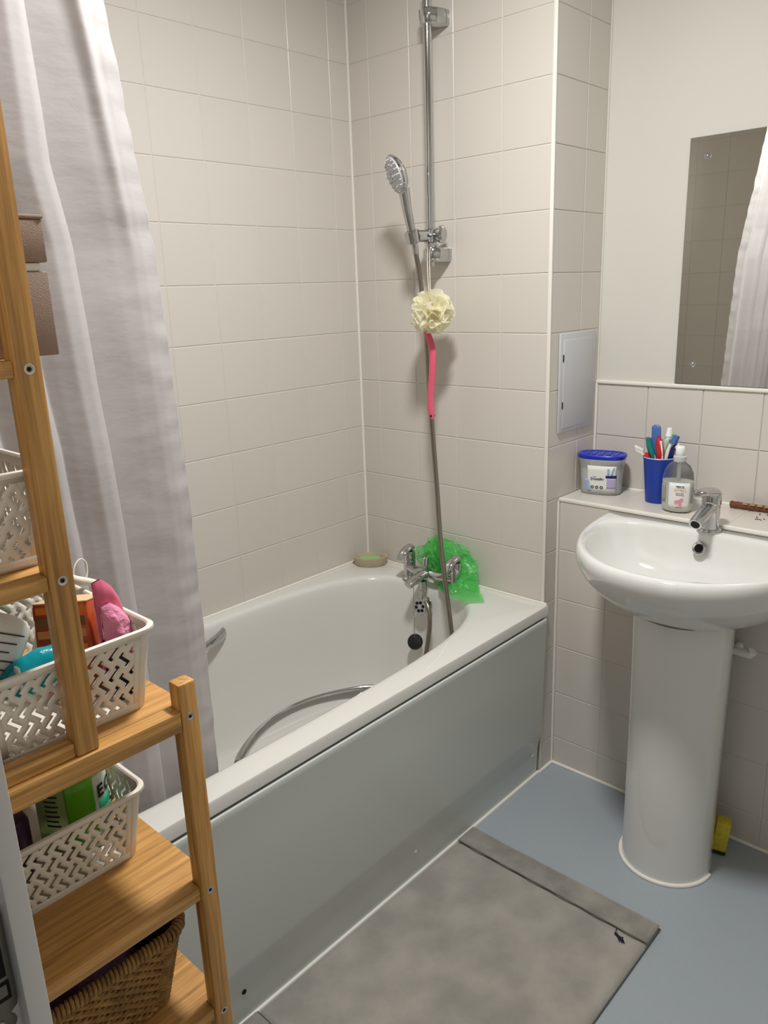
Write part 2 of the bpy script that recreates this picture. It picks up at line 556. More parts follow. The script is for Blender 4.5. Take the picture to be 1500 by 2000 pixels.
# ================================================================== BATH
bath = thing('bathtub', 'white built-in bathtub with grey-green front panel', 'bathtub', (0.35, -0.84, 0))
NB = 128
def sup(cx, cy, a, b, n, t):
    c, s_ = math.cos(t), math.sin(t)
    return (cx + a * math.copysign(abs(c) ** (2 / n), c), cy + b * math.copysign(abs(s_) ** (2 / n), s_))
BX0, BX1, BY0, BY1 = 0.0015, 0.703, -1.678, -0.0015
BCX, BCY = 0.337, -0.87
def outer(inset, z):
    ring = []
    x0, x1, y0, y1 = BX0 + inset, BX1 - inset, BY0 + inset, BY1 - inset
    for i in range(NB):
        t = 2 * PI * i / NB
        px, py = sup(BCX, BCY, 0.293, 0.78, 3.4, t)
        dx, dy = px - BCX, py - BCY
        k = 1e9
        if dx > 1e-9: k = min(k, (x1 - BCX) / dx)
        if dx < -1e-9: k = min(k, (x0 - BCX) / dx)
        if dy > 1e-9: k = min(k, (y1 - BCY) / dy)
        if dy < -1e-9: k = min(k, (y0 - BCY) / dy)
        ring.append(Vector((BCX + dx * k, BCY + dy * k, z)))
    # snap the nearest points to the four corners
    for cx, cy in ((x0, y0), (x1, y0), (x1, y1), (x0, y1)):
        i = min(range(NB), key=lambda q: (ring[q].x - cx) ** 2 + (ring[q].y - cy) ** 2)
        ring[i] = Vector((cx, cy, z))
    return ring
def inner(d, s_, z):
    cx, cy = BCX, BCY + 0.05 * s_
    a, b, n = (0.293 + d) * (1 - s_) + 0.19 * s_, (0.78 + d) * (1 - s_) + 0.55 * s_, 3.4 - 0.6 * s_
    return [Vector((*sup(cx, cy, a, b, n, 2 * PI * i / NB), z)) for i in range(NB)]
rings = [outer(0.006, 0.513), outer(0.0, 0.515), outer(0.0, 0.5405), outer(0.0015, 0.544), outer(0.005, 0.545),
         inner(0.020, 0, 0.545), inner(0.010, 0, 0.5442), inner(0.004, 0, 0.5415), inner(0.0, 0, 0.536), inner(-0.003, 0, 0.527)]
for s_, z in ((0.035, 0.50), (0.075, 0.46), (0.13, 0.40), (0.19, 0.33), (0.26, 0.27), (0.35, 0.22), (0.47, 0.186), (0.62, 0.168), (0.8, 0.160), (1.0, 0.157)):
    rings.append(inner(-0.003 * (1 - s_), s_, z))
B().loft(rings, cap0=False, cap1=True).obj('tub', enamel_m, bath, smooth=50)
# front panel with rolled top edge and set-back foot
prof = [(0.672, 0.498), (0.690, 0.5062), (0.7010, 0.5082), (0.7052, 0.5066), (0.7066, 0.502), (0.7056, 0.492), (0.7030, 0.40), (0.6965, 0.15), (0.6945, 0.132), (0.6880, 0.106), (0.6850, 0.09), (0.6825, 0.0), (0.666, 0.0), (0.666, 0.49)]
pn = B().loft([[Vector((x, y, z)) for x, z in prof] for y in (-1.676, -0.013)]).obj('front_panel', panel_m, bath, smooth=28)
for y, mm in ((-0.0397, trim_m), (-0.5742, trim_m), (-1.1048, dark_m)):
    B().lathe([(0.0055, 0), (0.005, 0.002), (0.0, 0.0028)], n=16, mtx=frame((0.6842, y, 0.072), (0, 1, 0), (0, 0, 1), (1, 0, 0))).obj('screw_cap', mm, pn)
B().tube([(0.685, -1.676, 0.001), (0.685, -0.005, 0.001)], 0.0048, 8).obj('floor_sealant', trim_m, bath)
B().tube([(0.0045, -1.674, 0.5465), (0.0045, -0.0045, 0.5465), (0.700, -0.0045, 0.5465)], 0.0042, 8).obj('wall_sealant', trim_m, bath)
B().box((0.684, -0.0125, 0.47), (0.693, -0.003, 0.513)).obj('end_filler', trim_m, bath, bevel=0.003)
# grab handles: a flat bowed chrome strap between two feet on the inner wall
def grab(x_wall, sgn, y0, y1, bow):
    path, n = [], 28
    for i in range(n + 1):
        t = i / n
        y = y0 + (y1 - y0) * t
        k = math.sin(PI * t) ** 0.8
        path.append((x_wall + sgn * bow * k, y, 0.505 + 0.006 * k))
    return B().tube(path, [0.0095 + 0.005 * abs(2 * i / n - 1) ** 3 for i in range(n + 1)], 12, flat=(1.25, 0.7)).obj('grab_handle', chrome_m, bath)
grab(0.604, -1, -1.012, -0.618, 0.080)
grab(0.050, 1, -1.03, -0.645, 0.06)
ov = B().lathe([(0.030, 0), (0.030, 0.004), (0.0255, 0.006), (0.0255, 0.021), (0.023, 0.024), (0.0, 0.0245)], n=36, mtx=frame((0.347, -0.119, 0.492), (1, 0, 0), (0, 0.1, 1), (0, -1, 0.1))).obj('overflow', chrome_m, bath)
for k in range(6):
    a = 2 * PI * k / 6 + 0.3
    B().lathe([(0.0052, 0), (0.0052, 0.001)], n=14, mtx=frame((0.347 + 0.0135 * math.cos(a), -0.1435 + 0.1 * 0.0135 * math.sin(a), 0.4944 + 0.0135 * math.sin(a)), (1, 0, 0), (0, 0.1, 1), (0, -1, 0.1))).obj('overflow_hole', dark_m, ov)
B().lathe([(0.036, 0.158), (0.034, 0.161), (0.026, 0.160), (0.022, 0.1585)], (0.337, -0.40, 0), 28).obj('waste', chrome_m, bath)

# ================================================================== BATH TAPS
tap = thing('bath_mixer_tap', 'chrome bath shower mixer with two levers on the bath rim', 'tap', (0.34, -0.075, 0.545))
for sx, nm in ((0.250, 'left'), (0.430, 'right')):
    B().lathe([(0.026, 0.5452), (0.026, 0.549), (0.021, 0.553), (0.0185, 0.56), (0.0185, 0.603), (0.0175, 0.604), (0.0175, 0.606), (0.0188, 0.607), (0.0188, 0.628), (0.017, 0.634), (0.0, 0.636)], (sx, -0.072, 0), 28).obj('pillar', chrome_m, tap)
    mt = Matrix.Translation((sx, -0.072, 0.629)) @ Matrix.Rotation(math.radians(24), 4, 'X')
    lv = []
    for k in range(9):
        t = k / 8
        y = 0.016 - 0.066 * t
        wd = 0.0165 - 0.004 * abs(t - 0.35) * 2
        hh = 0.019 * (1 - t) ** 0.7 + 0.003
        lv.append([mt @ Vector((wd * math.cos(a), y, hh * 0.5 + hh * 0.5 * math.sin(a) + 0.012 * math.sin(PI * t * 0.8))) for a in [2 * PI * q / 14 for q in range(14)]])
    B().loft(lv).obj('lever', chrome_m, tap)
B().tube([(0.25, -0.075, 0.582), (0.275, -0.088, 0.585), (0.30, -0.096, 0.585), (0.38, -0.096, 0.585), (0.405, -0.088, 0.585), (0.43, -0.075, 0.582)], 0.0135, 16).obj('cross_body', chrome_m, tap)
B().tube(smooth_path([(0.34, -0.088, 0.588), (0.338, -0.115, 0.587), (0.332, -0.150, 0.577), (0.328, -0.172, 0.566)], 5), [0.016] * 8 + [0.0155, 0.015, 0.015, 0.0145, 0.014, 0.014, 0.0135, 0.0135], 16, flat=(0.8, 1.15)).obj('spout', chrome_m, tap)
B().lathe([(0.006, 0.595), (0.006, 0.61), (0.0095, 0.612), (0.009, 0.634), (0.006, 0.637), (0.0, 0.637)], (0.335, -0.096, 0), 18).obj('diverter_knob', chrome_m, tap)
B().lathe([(0.011, 0.575), (0.011, 0.548), (0.0125, 0.547), (0.0125, 0.535), (0.0095, 0.533), (0.0095, 0.526), (0.011, 0.524), (0.011, 0.516), (0.0, 0.515)], (0.352, -0.130, 0), 18).obj('hose_outlet', chrome_m, tap)

# plug on its chain
plug = thing('bath_plug', 'black rubber plug hanging on a chain inside the bath', 'plug', (0.333, -0.15, 0.36))
B().lathe([(0.0235, -0.004), (0.0245, 0.001), (0.022, 0.007), (0.008, 0.009), (0.0, 0.009)], n=32, mtx=aim((0.3335, -0.152, 0.379), (0.35, -1, 0.55))).obj('stopper', black_m, plug)
ch = B()
a, b = Vector((0.318, -0.135, 0.583)), Vector((0.337, -0.158, 0.397))
for k in range(46):
    ch.lathe([(0.0, -0.0016), (0.0016, 0.0), (0.0, 0.0016)], tuple(a.lerp(b, k / 45)), 6)
ch.tube([a, b], 0.0006, 5)
ch.obj('chain', steel_m, plug)

# ================================================================== SHOWER
sr = thing('shower_rail', 'vertical chrome shower riser rail on the tiled end wall', 'shower rail', (0.338, 0, 1.47))
RX, RY = 0.338, -0.05
B().tube([(RX, RY, 1.472), (RX, RY, 2.15)], 0.0118, 20).obj('pole', chrome_m, sr)
def bracket(z):
    h = 0.0185
    pts = [(RX - 0.034, 0.0), (RX - 0.033, -0.02), (RX - 0.027, -0.048), (RX - 0.014, -0.064), (RX + 0.004, -0.068), (RX + 0.018, -0.060), (RX + 0.029, -0.04), (RX + 0.033, -0.018), (RX + 0.034, 0.0)]
    rr = []
    for dz, k in ((-h, 0.88), (-h * 0.8, 0.97), (0, 1.0), (h * 0.8, 1.02), (h, 0.94)):
        rr.append([Vector((RX + (x - RX) * k, y * k, z + dz)) for x, y in pts])
    B().loft(rr).obj('bracket', chrome_m, sr, smooth=50)
bracket(2.078)
bracket(1.502)
# slider with clamp knob and handset holder
sl = B().lathe([(0.015, 1.533), (0.0185, 1.536), (0.0185, 1.566), (0.015, 1.569)], (RX, RY, 0), 26)
sl.tube([(RX, RY, 1.551), (RX - 0.004, RY - 0.025, 1.551), (RX - 0.013, RY - 0.05, 1.551)], [0.0165, 0.0155, 0.0155], 16)
so = sl.obj('slider', chrome_m, sr)
B().lathe([(0.010, 0.0), (0.013, 0.010), (0.017, 0.022), (0.0175, 0.028), (0.013, 0.033), (0.0, 0.034)], n=22, sy=1.35, mtx=frame((RX + 0.014, RY, 1.553), (0, 1, 0), (0, 0, 1), (1, 0, 0))).obj('clamp_knob', chrome_m, so)
hd0 = Vector((0.3235, -0.108, 1.548))
hdir = Vector((0.0, -0.30, 1.0)).normalized()
B().lathe([(0.015, -0.016), (0.0195, -0.013), (0.0205, 0.014), (0.0175, 0.017), (0.0125, 0.017), (0.0115, -0.016)], n=24, cap0=False, cap1=False, mtx=aim(hd0, hdir)).obj('handset_holder', chrome_m, so)

sh = thing('hand_shower', 'chrome hand shower resting in the rail holder', 'hand shower', tuple(hd0))
hp = [hd0 + hdir * t for t in (-0.035, -0.018, 0.0, 0.03, 0.07, 0.10, 0.125)]
hp[-1] += Vector((0, 0.004, 0)); hp[-2] += Vector((0, 0.002, 0))
B().tube(smooth_path(hp, 4), [0.0085] * 5 + [0.0095 + 0.0003 * i for i in range(20)], 18).obj('handle', chrome_m, sh)
ax = Vector((-0.45, -0.83, -0.36)).normalized()            # spray direction
hc = Vector((0.325, -0.166, 1.700))
mt = aim(hc, ax)
B().lathe([(0.0, -0.020), (0.02, -0.019), (0.040, -0.010), (0.050, 0.0), (0.051, 0.004), (0.049, 0.0075), (0.0, 0.008)], n=40, mtx=mt).obj('head_shell', chrome_m, sh)
fp = B().lathe([(0.046, 0.007), (0.045, 0.0105), (0.0, 0.0115)], n=36, mtx=mt).obj('spray_plate', greyplastic_m, sh)
for r_, q in ((0.0, 1), (0.014, 7), (0.028, 12), (0.041, 18)):
    for k in range(q):
        a = 2 * PI * k / q
        B().lathe([(0.0024, 0.0095), (0.0019, 0.0145), (0.0, 0.015)], n=8, mtx=mt @ Matrix.Translation((r_ * math.cos(a), r_ * math.sin(a), 0))).obj('nozzle', whitep_m if q == 1 else greyplastic_m, fp)

# hose: from the handset down into the bath and back up to the mixer
hpts = [(0.3235, -0.099, 1.515), (0.326, -0.088, 1.46), (0.333, -0.082, 1.38), (0.345, -0.085, 1.29), (0.356, -0.090, 1.15), (0.368, -0.092, 1.01), (0.389, -0.103, 0.86),
        (0.4185, -0.128, 0.727), (0.455, -0.155, 0.61), (0.488, -0.175, 0.50), (0.508, -0.19, 0.41), (0.508, -0.21, 0.31), (0.475, -0.23, 0.232), (0.43, -0.226, 0.25), (0.404, -0.195, 0.33),
        (0.400, -0.170, 0.41), (0.398, -0.158, 0.46), (0.384, -0.146, 0.500), (0.362, -0.136, 0.520)]
hp = smooth_path(hpts, 10)
hose = thing('shower_hose', 'flexible grey metal shower hose looping from the handset into the bath', 'hose', hpts[0])
# ribbed tube: radius alternates ring by ring
dense = []
for a, b in zip(hp, hp[1:]):
    q = max(1, int((b - a).length / 0.0022))
    dense += [a.lerp(b, k / q) for k in range(q)]
B().tube(dense, [0.0073 if k % 2 else 0.0064 for k in range(len(dense))], 10).obj('ribbed_tube', steel_m, hose, smooth=60)
B().tube([hp[0] + Vector((0, 0, 0.014)), hp[0], hp[2]], 0.0088, 14).obj('end_nut', chrome_m, hose)
B().tube([hp[-1], hp[-4]], 0.0085, 14).obj('end_nut', chrome_m, hose)

# ================================================================== BATH BRUSH WITH PUFF
br = thing('bath_brush', 'pink bath brush with cream net puff hanging from the shower rail', 'bath brush', (0.39, -0.11, 1.05))
pc = Vector((0.398, -0.122, 1.352))
hpth = smooth_path([(0.372, -0.112, 1.345), (0.362, -0.110, 1.31), (0.374, -0.108, 1.285), (0.3855, -0.108, 1.25), (0.3835, -0.108, 1.20), (0.376, -0.107, 1.14), (0.375, -0.107, 1.09), (0.379, -0.107, 1.06)], 6)
B().tube(hpth, [0.008] * 10 + [0.0105] * (len(hpth) - 14) + [0.0095, 0.009, 0.008, 0.006], 12, flat=(1.0, 0.6)).obj('handle', pink_m, br)
B().lathe([(0.0026, 0), (0.0026, 0.0158)], n=12, mtx=aim((0.3795, -0.1155, 1.07), (0.1, 1, 0))).obj('hanging_hole', dark_m, br)
B().lathe([(0.030, -0.008), (0.034, 0.0), (0.030, 0.008), (0.0, 0.010)], n=26, mtx=aim((0.374, -0.112, 1.352), (0.75, -0.6, 0.1))).obj('brush_back', M('coral_net', (236, 132, 92), 0.7, var=(90, 0.3), col2=(240, 190, 110)), br)
pf = B()
rnd = random.Random(3)
for k in range(64):
    d = Vector((rnd.gauss(0, 1), rnd.gauss(0, 1), rnd.gauss(0, 1))).normalized()
    e = d.orthogonal().normalized()
    e = (e * math.cos(k * 2.4) + d.cross(e) * math.sin(k * 2.4)).normalized()
    f = d.cross(e)
    n, span, ph, fr, hk = 22, rnd.uniform(0.8, 1.6), rnd.uniform(0, 6), rnd.uniform(5, 9), rnd.uniform(0.75, 1.22)
    vs_, fs_ = [], []
    for i in range(n + 1):
        t = (i / n - 0.5) * span
        rad = d * math.cos(t) + e * math.sin(t)
        for j in range(3):
            h = 0.026 + 0.016 * j * hk
            sway = f * (0.0085 * j * math.sin(fr * t + ph))
            vs_.append(pc + rad * h * (1 - 0.10 * abs(math.sin(fr * 0.5 * t + ph))) + sway)
    for i in range(n):
        for j in range(2):
            q = i * 3 + j
            fs_.append((q, q + 1, q + 4, q + 3))
    pf.add(vs_, fs_)
pf.lathe([(0.0, -0.032), (0.022, -0.024), (0.032, 0.0), (0.022, 0.024), (0.0, 0.032)], tuple(pc), 16)
pf.obj('net_puff', cream_m, br, smooth=60, fix=False)
cb = B().tube(smooth_path([(0.387, -0.118, 1.39), (0.362, -0.094, 1.44), (0.345, -0.0735, 1.495), (0.345, -0.071, 1.521)], 6), 0.0011, 6)
cb.tube(smooth_path([(0.390, -0.118, 1.39), (0.369, -0.094, 1.44), (0.352, -0.0735, 1.495), (0.352, -0.069, 1.521)], 6), 0.0011, 6)
cb.obj('cord', cord_m, br)

# ================================================================== GREEN BAG, SOAP
ctl = [[(.268, -.045, .640), (.300, -.040, .668), (.345, -.035, .690), (.395, -.030, .668), (.440, -.022, .655)],
       [(.272, -.060, .612), (.310, -.066, .640), (.350, -.068, .655), (.410, -.045, .645), (.470, -.030, .628)],
       [(.300, -.050, .585), (.340, -.056, .590), (.385, -.060, .595), (.462, -.070, .602), (.492, -.050, .585)],
       [(.335, -.060, .562), (.380, -.078, .562), (.455, -.108, .568), (.485, -.110, .572), (.518, -.072, .562)],
       [(.395, -.110, .551), (.445, -.128, .551), (.475, -.138, .551), (.515, -.140, .552), (.556, -.102, .551)]]
def bag_pt(u, v, sd):
    def row(r):
        x = u * 4
        i = min(int(x), 3)
        return Vector(ctl[r][i]).lerp(Vector(ctl[r][i + 1]), x - i)
    y = v * 4
    i = min(int(y), 3)
    p = row(i).lerp(row(i + 1), y - i)
    k = min(1, (1 - v) * 2.2)
    q = Vector((p.x * 30 + sd, p.y * 30, p.z * 30))
    d = Vector((noise.noise(q), noise.noise(q + Vector((7, 3, 1))), noise.noise(q + Vector((1, 9, 4)))))
    d2 = Vector((noise.noise(q * 2.7), noise.noise(q * 2.7 + Vector((5, 1, 8))), noise.noise(q * 2.7 + Vector((2, 2, 9)))))
    p = p + d * 0.016 * k + d2 * 0.009 * k
    p.y = min(p.y, -0.004)
    p.z = max(p.z, 0.5475 + 0.002 * (1 - v))
    return p
bg = B().grid(52, 52, lambda u, v: bag_pt(u, v, 0.0)).grid(40, 40, lambda u, v: bag_pt(0.05 + u * 0.9, v * 0.8, 3.7) + Vector((0, 0.010, 0.002)))
bgo = bg.obj('plastic_bag', bag_m, smooth=70, fix=False)
tag(bgo, 'crumpled bright green plastic bag draped over the bath taps', 'plastic bag')

dish = thing('soap_dish', 'oval beige soap dish on the bath corner', 'soap dish', (0.062, -0.052, 0.5455))
dm = Matrix.Translation((0.068, -0.060, 0.5455)) @ Matrix.Rotation(math.radians(40), 4, 'Z') @ Matrix.Diagonal((1.0, 1.0, 1, 1))
B().lathe([(0.0, 0.0), (0.046, 0.0), (0.050, 0.004), (0.056, 0.026), (0.057, 0.030), (0.053, 0.0305), (0.049, 0.024), (0.045, 0.012), (0.0, 0.010)], n=44, sy=0.66, mtx=dm, cap0=False, cap1=False).obj('bowl', stone_m, dish)
dish.location = (0.068, -0.060, 0.5455)
for c in dish.children:
    c.location = Vector((0.062, -0.052, 0.5455)) - Vector((0.068, -0.060, 0.5455))
sb = B().lathe([(0.0, 0.0), (0.030, 0.0), (0.038, 0.004), (0.039, 0.010), (0.034, 0.0155), (0.0, 0.017)], n=32, sy=0.58, mtx=dm @ Matrix.Translation((-0.003, 0, 0.0102))).obj('soap_bar', soap_m)
tag(sb, 'pale green bar of soap lying in the beige dish', 'soap')

# ================================================================== BASIN
bs = thing('wash_basin', 'white ceramic pedestal washbasin against the tiled boxing', 'basin', (1.12, -0.06, 0))
CX, CYB = 1.12, 0.0632
def dshape(a, b, n, z, m=72, y0=CYB):
    """Half superellipse bulging towards -y, closed along the straight back."""
    ring = []
    for i in range(m):
        t = PI * i / (m - 1)
        c, s_ = math.cos(t), math.sin(t)
        ring.append(Vector((CX - a * math.copysign(abs(c) ** (2 / n), c), y0 - b * abs(s_) ** (2 / n), z)))
    for i in range(1, 24):
        t = i / 24
        ring.append(Vector((CX + a - 2 * a * t, y0, z)))
    return ring
def bowl(f, z):
    """Inner bowl outline: round front, flattened back, scaled by f about the bowl's middle."""
    cy, a, bb, bf = -0.06, 0.250, 0.082, 0.273
    ring = []
    for p in dshape(0.2715, 0.4072, 2.25, z):
        ang = math.atan2(p.y - cy, p.x - CX)
        c, s_ = math.cos(ang), math.sin(ang)
        b, n = (bb, 2.5) if s_ > 0 else (bf, 2.0)
        r = (abs(c / a) ** n + abs(s_ / b) ** n) ** (-1 / n)
        x, y = CX + r * c, cy + r * s_
        ring.append(Vector((CX + (x - CX) * f, -0.10 + (y + 0.10) * f, z)))
    return ring
outs = [dshape(0.10, 0.17, 2.2, 0.652), dshape(0.140, 0.224, 2.2, 0.658), dshape(0.182, 0.280, 2.2, 0.676), dshape(0.219, 0.329, 2.2, 0.702), dshape(0.248, 0.369, 2.25, 0.733),
        dshape(0.2665, 0.397, 2.25, 0.762), dshape(0.2760, 0.411, 2.25, 0.786), dshape(0.2790, 0.416, 2.25, 0.802), dshape(0.2790, 0.4165, 2.25, 0.812), dshape(0.2778, 0.415, 2.25, 0.8205), dshape(0.275, 0.4112, 2.25, 0.8268), dshape(0.2715, 0.4072, 2.25, 0.8296), dshape(0.267, 0.402, 2.25, 0.8305)]
for f_, z_ in ((1.0, 0.8295), (0.985, 0.8272), (0.970, 0.8225), (0.956, 0.8150), (0.935, 0.799), (0.89, 0.772), (0.80, 0.742), (0.64, 0.715), (0.42, 0.700), (0.2, 0.694), (0.06, 0.693)):
    outs.append(bowl(f_, z_))
B().loft(outs).obj('bowl', ceramic_m, bs, smooth=120)
def ped(r, cy, z, back, cx):
    ring = []
    for i in range(49):
        t = PI + PI * i / 48
        ring.append(Vector((cx + r * math.cos(t), cy + r * 1.0 * math.sin(t), z)))
    return ring + [Vector((cx + r * 0.93, cy + 0.35 * (back - cy), z)), Vector((cx + r * 0.62, back, z)), Vector((cx - r * 0.62, back, z)), Vector((cx - r * 0.93, cy + 0.35 * (back - cy), z))]
pr_ = [ped(r_, -0.108, z_, 0.02, 1.1235) for r_, z_ in ((0.1085, 0.0), (0.107, 0.02), (0.1065, 0.12), (0.1070, 0.30), (0.1085, 0.45), (0.110, 0.57), (0.112, 0.675))]
B().loft(pr_).obj('pedestal', ceramic_m, bs, smooth=50)
B().tube([tuple(p) for p in ped(0.1105, -0.108, 0.003, 0.02, 1.1235)[:49]], 0.005, 8).obj('floor_sealant', trim_m, bs)
o_ = B().lathe([(0.0165, 0.0), (0.0165, 0.004), (0.0145, 0.0055), (0.0105, 0.005), (0.0105, 0.0)], n=30, cap0=False, cap1=False, mtx=aim((1.106, 0.0045, 0.7925), (0, -1, 0.55))).obj('overflow_ring', chrome_m, bs)
B().lathe([(0.0106, 0.0), (0.0106, 0.0022)], n=24, mtx=aim((1.106, 0.0045, 0.7925), (0, -1, 0.55))).obj('overflow_hole', dark_m, o_)
B().tube([(1.20, 0.06, 0.545), (1.20, 0.03, 0.545), (1.24, 0.02, 0.55), (1.245, 0.02, 0.56)], 0.011, 12).obj('waste_pipe', trim_m, bs)

# basin tap
bt = thing('basin_mixer_tap', 'chrome single lever mixer tap on the washbasin', 'tap', (1.112, 0.040, 0.83))
TX, TY = 1.112, 0.0395
B().lathe([(0.0285, 0.8305), (0.0285, 0.835), (0.026, 0.838)], (TX, TY, 0), 36).obj('base_ring', chrome_m, bt)
bd = []
for k in range(12):
    t = k / 11
    z = 0.836 + 0.058 * t
    r = 0.0222 - 0.0012 * t
    bd.append([Vector((TX + r * math.cos(a), TY + r * math.sin(a) + 0.002 * t, z)) for a in [2 * PI * q / 32 for q in range(32)]])
B().loft(bd).obj('body', chrome_m, bt)
spt = []
for k in range(11):
    t = k / 10
    c = Vector((TX - 0.003 * t, TY - 0.012 - 0.070 * t, 0.8885 - 0.014 * t - 0.010 * t * t))
    rw, rh = 0.0185 - 0.003 * t, 0.0165 - 0.002 * t
    d = Vector((0, -1, -0.55)).normalized()
    up = Vector((0, -0.55, 1)).normalized()
    spt.append([c + Vector((1, 0, 0)) * (rw * math.cos(a)) + up * (rh * math.sin(a)) for a in [2 * PI * q / 24 for q in range(24)]])
B().loft(spt).obj('spout', chrome_m, bt)
e_ = Vector((TX - 0.003, TY - 0.0822, 0.8640))
B().lathe([(0.0105, 0.0), (0.0105, 0.0012), (0.0, 0.0014)], n=20, mtx=aim(e_ + Vector((0, 0.0003, 0.0006)), (0, -1, -0.55))).obj('aerator', dark_m, bt)
B().lathe([(0.0205, 0.8935), (0.0205, 0.8955), (0.0222, 0.897), (0.0225, 0.913), (0.021, 0.922)], (TX, TY + 0.002, 0), 32).obj('cartridge_cap', chrome_m, bt)
lv = []
for k in range(13):
    t = k / 12
    y = TY + 0.026 - 0.118 * t
    wd = 0.0215 * (1 - 0.25 * t) * (min(1, t * 6 + 0.35)) * (1 - max(0, t - 0.85) * 3.5)
    th = 0.0125 * (1 - t) ** 0.6 + 0.003
    z = 0.9165 + 0.009 * math.sin(PI * min(1, t * 0.75)) + 0.016 * t
    lv.append([Vector((TX + wd * math.cos(a), y, z + th * math.sin(a))) for a in [2 * PI * q / 22 for q in range(22)]])
B().loft(lv).obj('lever', chrome_m, bt)

# ================================================================== THINGS ON THE LEDGE
# moisture absorber tub
tubt = thing('dehumidifier_tub', 'clear plastic dehumidifier tub with a blue lid in the ledge corner', 'tub', (0.757, 0.192, ZL))
TM = Matrix.Translation((0.7525, 0.186, ZL + 0.0008)) @ Matrix.Rotation(math.radians(14), 4, 'Z')
def rr_ring(a, b, z, n=64, e=2.8, m_=TM):
    return [m_ @ Vector((*sup(0, 0, a, b, e, 2 * PI * i / n), z)) for i in range(n)]
tubb = B().loft([rr_ring(0.052, 0.033, 0.0), rr_ring(0.0555, 0.036, 0.004), rr_ring(0.057, 0.0375, 0.05), rr_ring(0.0615, 0.041, 0.094), rr_ring(0.0635, 0.043, 0.097), rr_ring(0.0635, 0.043, 0.101)]).obj('body', frost_m, tubt)
B().loft([rr_ring(0.050, 0.031, 0.0035), rr_ring(0.053, 0.0335, 0.042)]).obj('water', M('tub_water', (196, 198, 194), 0.2), tubt)
B().loft([rr_ring(0.053, 0.0335, 0.044), rr_ring(0.055, 0.0355, 0.070)]).obj('granules', gel_m, tubt)
lid = B().loft([rr_ring(0.0640, 0.0435, 0.1012), rr_ring(0.0655, 0.045, 0.104), rr_ring(0.0655, 0.045, 0.110), rr_ring(0.0635, 0.043, 0.1125), rr_ring(0.057, 0.037, 0.1125), rr_ring(0.055, 0.035, 0.1105)]).obj('lid', bluelid_m, tubt)
for k in range(5):
    B().box((-0.046 + 0.020 * k, -0.026, 0.1105), (-0.036 + 0.020 * k, 0.026, 0.1122), TM).obj('lid_rib', bluelid_m, lid, bevel=0.0006)
# the wrapped label on the front of the tub: strips that follow the wall
def tub_wall(x, z, d=0.0006):
    k = z / 0.094
    a, b = 0.0555 + 0.006 * k + d, 0.036 + 0.005 * k + d
    y = -b * max(0.0, 1 - min(1, abs(x) / a) ** 2.8) ** (1 / 2.8)
    return TM @ Vector((x, y, z))
def tub_patch(name, x0, x1, z0, z1, mat, d, par, sk=0.0):
    return solid(B().grid(14, 6, lambda u, v: tub_wall(x0 + (x1 - x0) * u + sk * (v - 0.5), z0 + (z1 - z0) * v, d)).obj(name, mat, par, fix=False), 0.0003, 1)
lb = tub_patch('label', -0.032, 0.047, 0.008, 0.084, label_m, 0.0007, tubt)
tub_patch('label_swoosh', -0.034, -0.023, 0.009, 0.046, bluelabel_m, 0.0011, lb, sk=-0.008)
tub_patch('label_picture', 0.023, 0.046, 0.020, 0.050, lilac_m, 0.0011, lb)
tub_patch('label_picture', 0.020, 0.048, 0.050, 0.058, navyp_m, 0.0014, lb)
tub_patch('label_picture', 0.024, 0.030, 0.060, 0.078, bluelabel_m, 0.0012, lb)
tub_patch('label_picture', 0.036, 0.041, 0.058, 0.080, bluelabel_m, 0.0012, lb, sk=0.006)
def tub_text(s_, x, z, size, mat, sq=0.9, bold=0.0):
    p = tub_wall(x, z, 0.0016)
    t = (tub_wall(x + 0.006, z, 0.0016) - tub_wall(x - 0.006, z, 0.0016)).normalized()
    return lettering(s_, size, mat, lb, frame(p, t, (0, 0, 1), t.cross(Vector((0, 0, 1)))), squash=sq, bold=bold)
tub_text('Dehumidifier', -0.003, 0.043, 0.0105, ink_m, 0.66, 0.0003)
tub_text('Interior', -0.010, 0.0515, 0.0042, ink_m, 0.8)
for k in range(3):
    p = tub_wall(-0.016 + 0.0125 * k, 0.0225, 0.0016)
    B().lathe([(0.0046, 0), (0.0044, 0.0003), (0.0022, 0.0003), (0.0022, 0)], n=18, cap0=False, cap1=False, mtx=aim(p, TM.to_3x3() @ Vector((0, -1, 0)))).obj('label_icon', ink_m, lb)

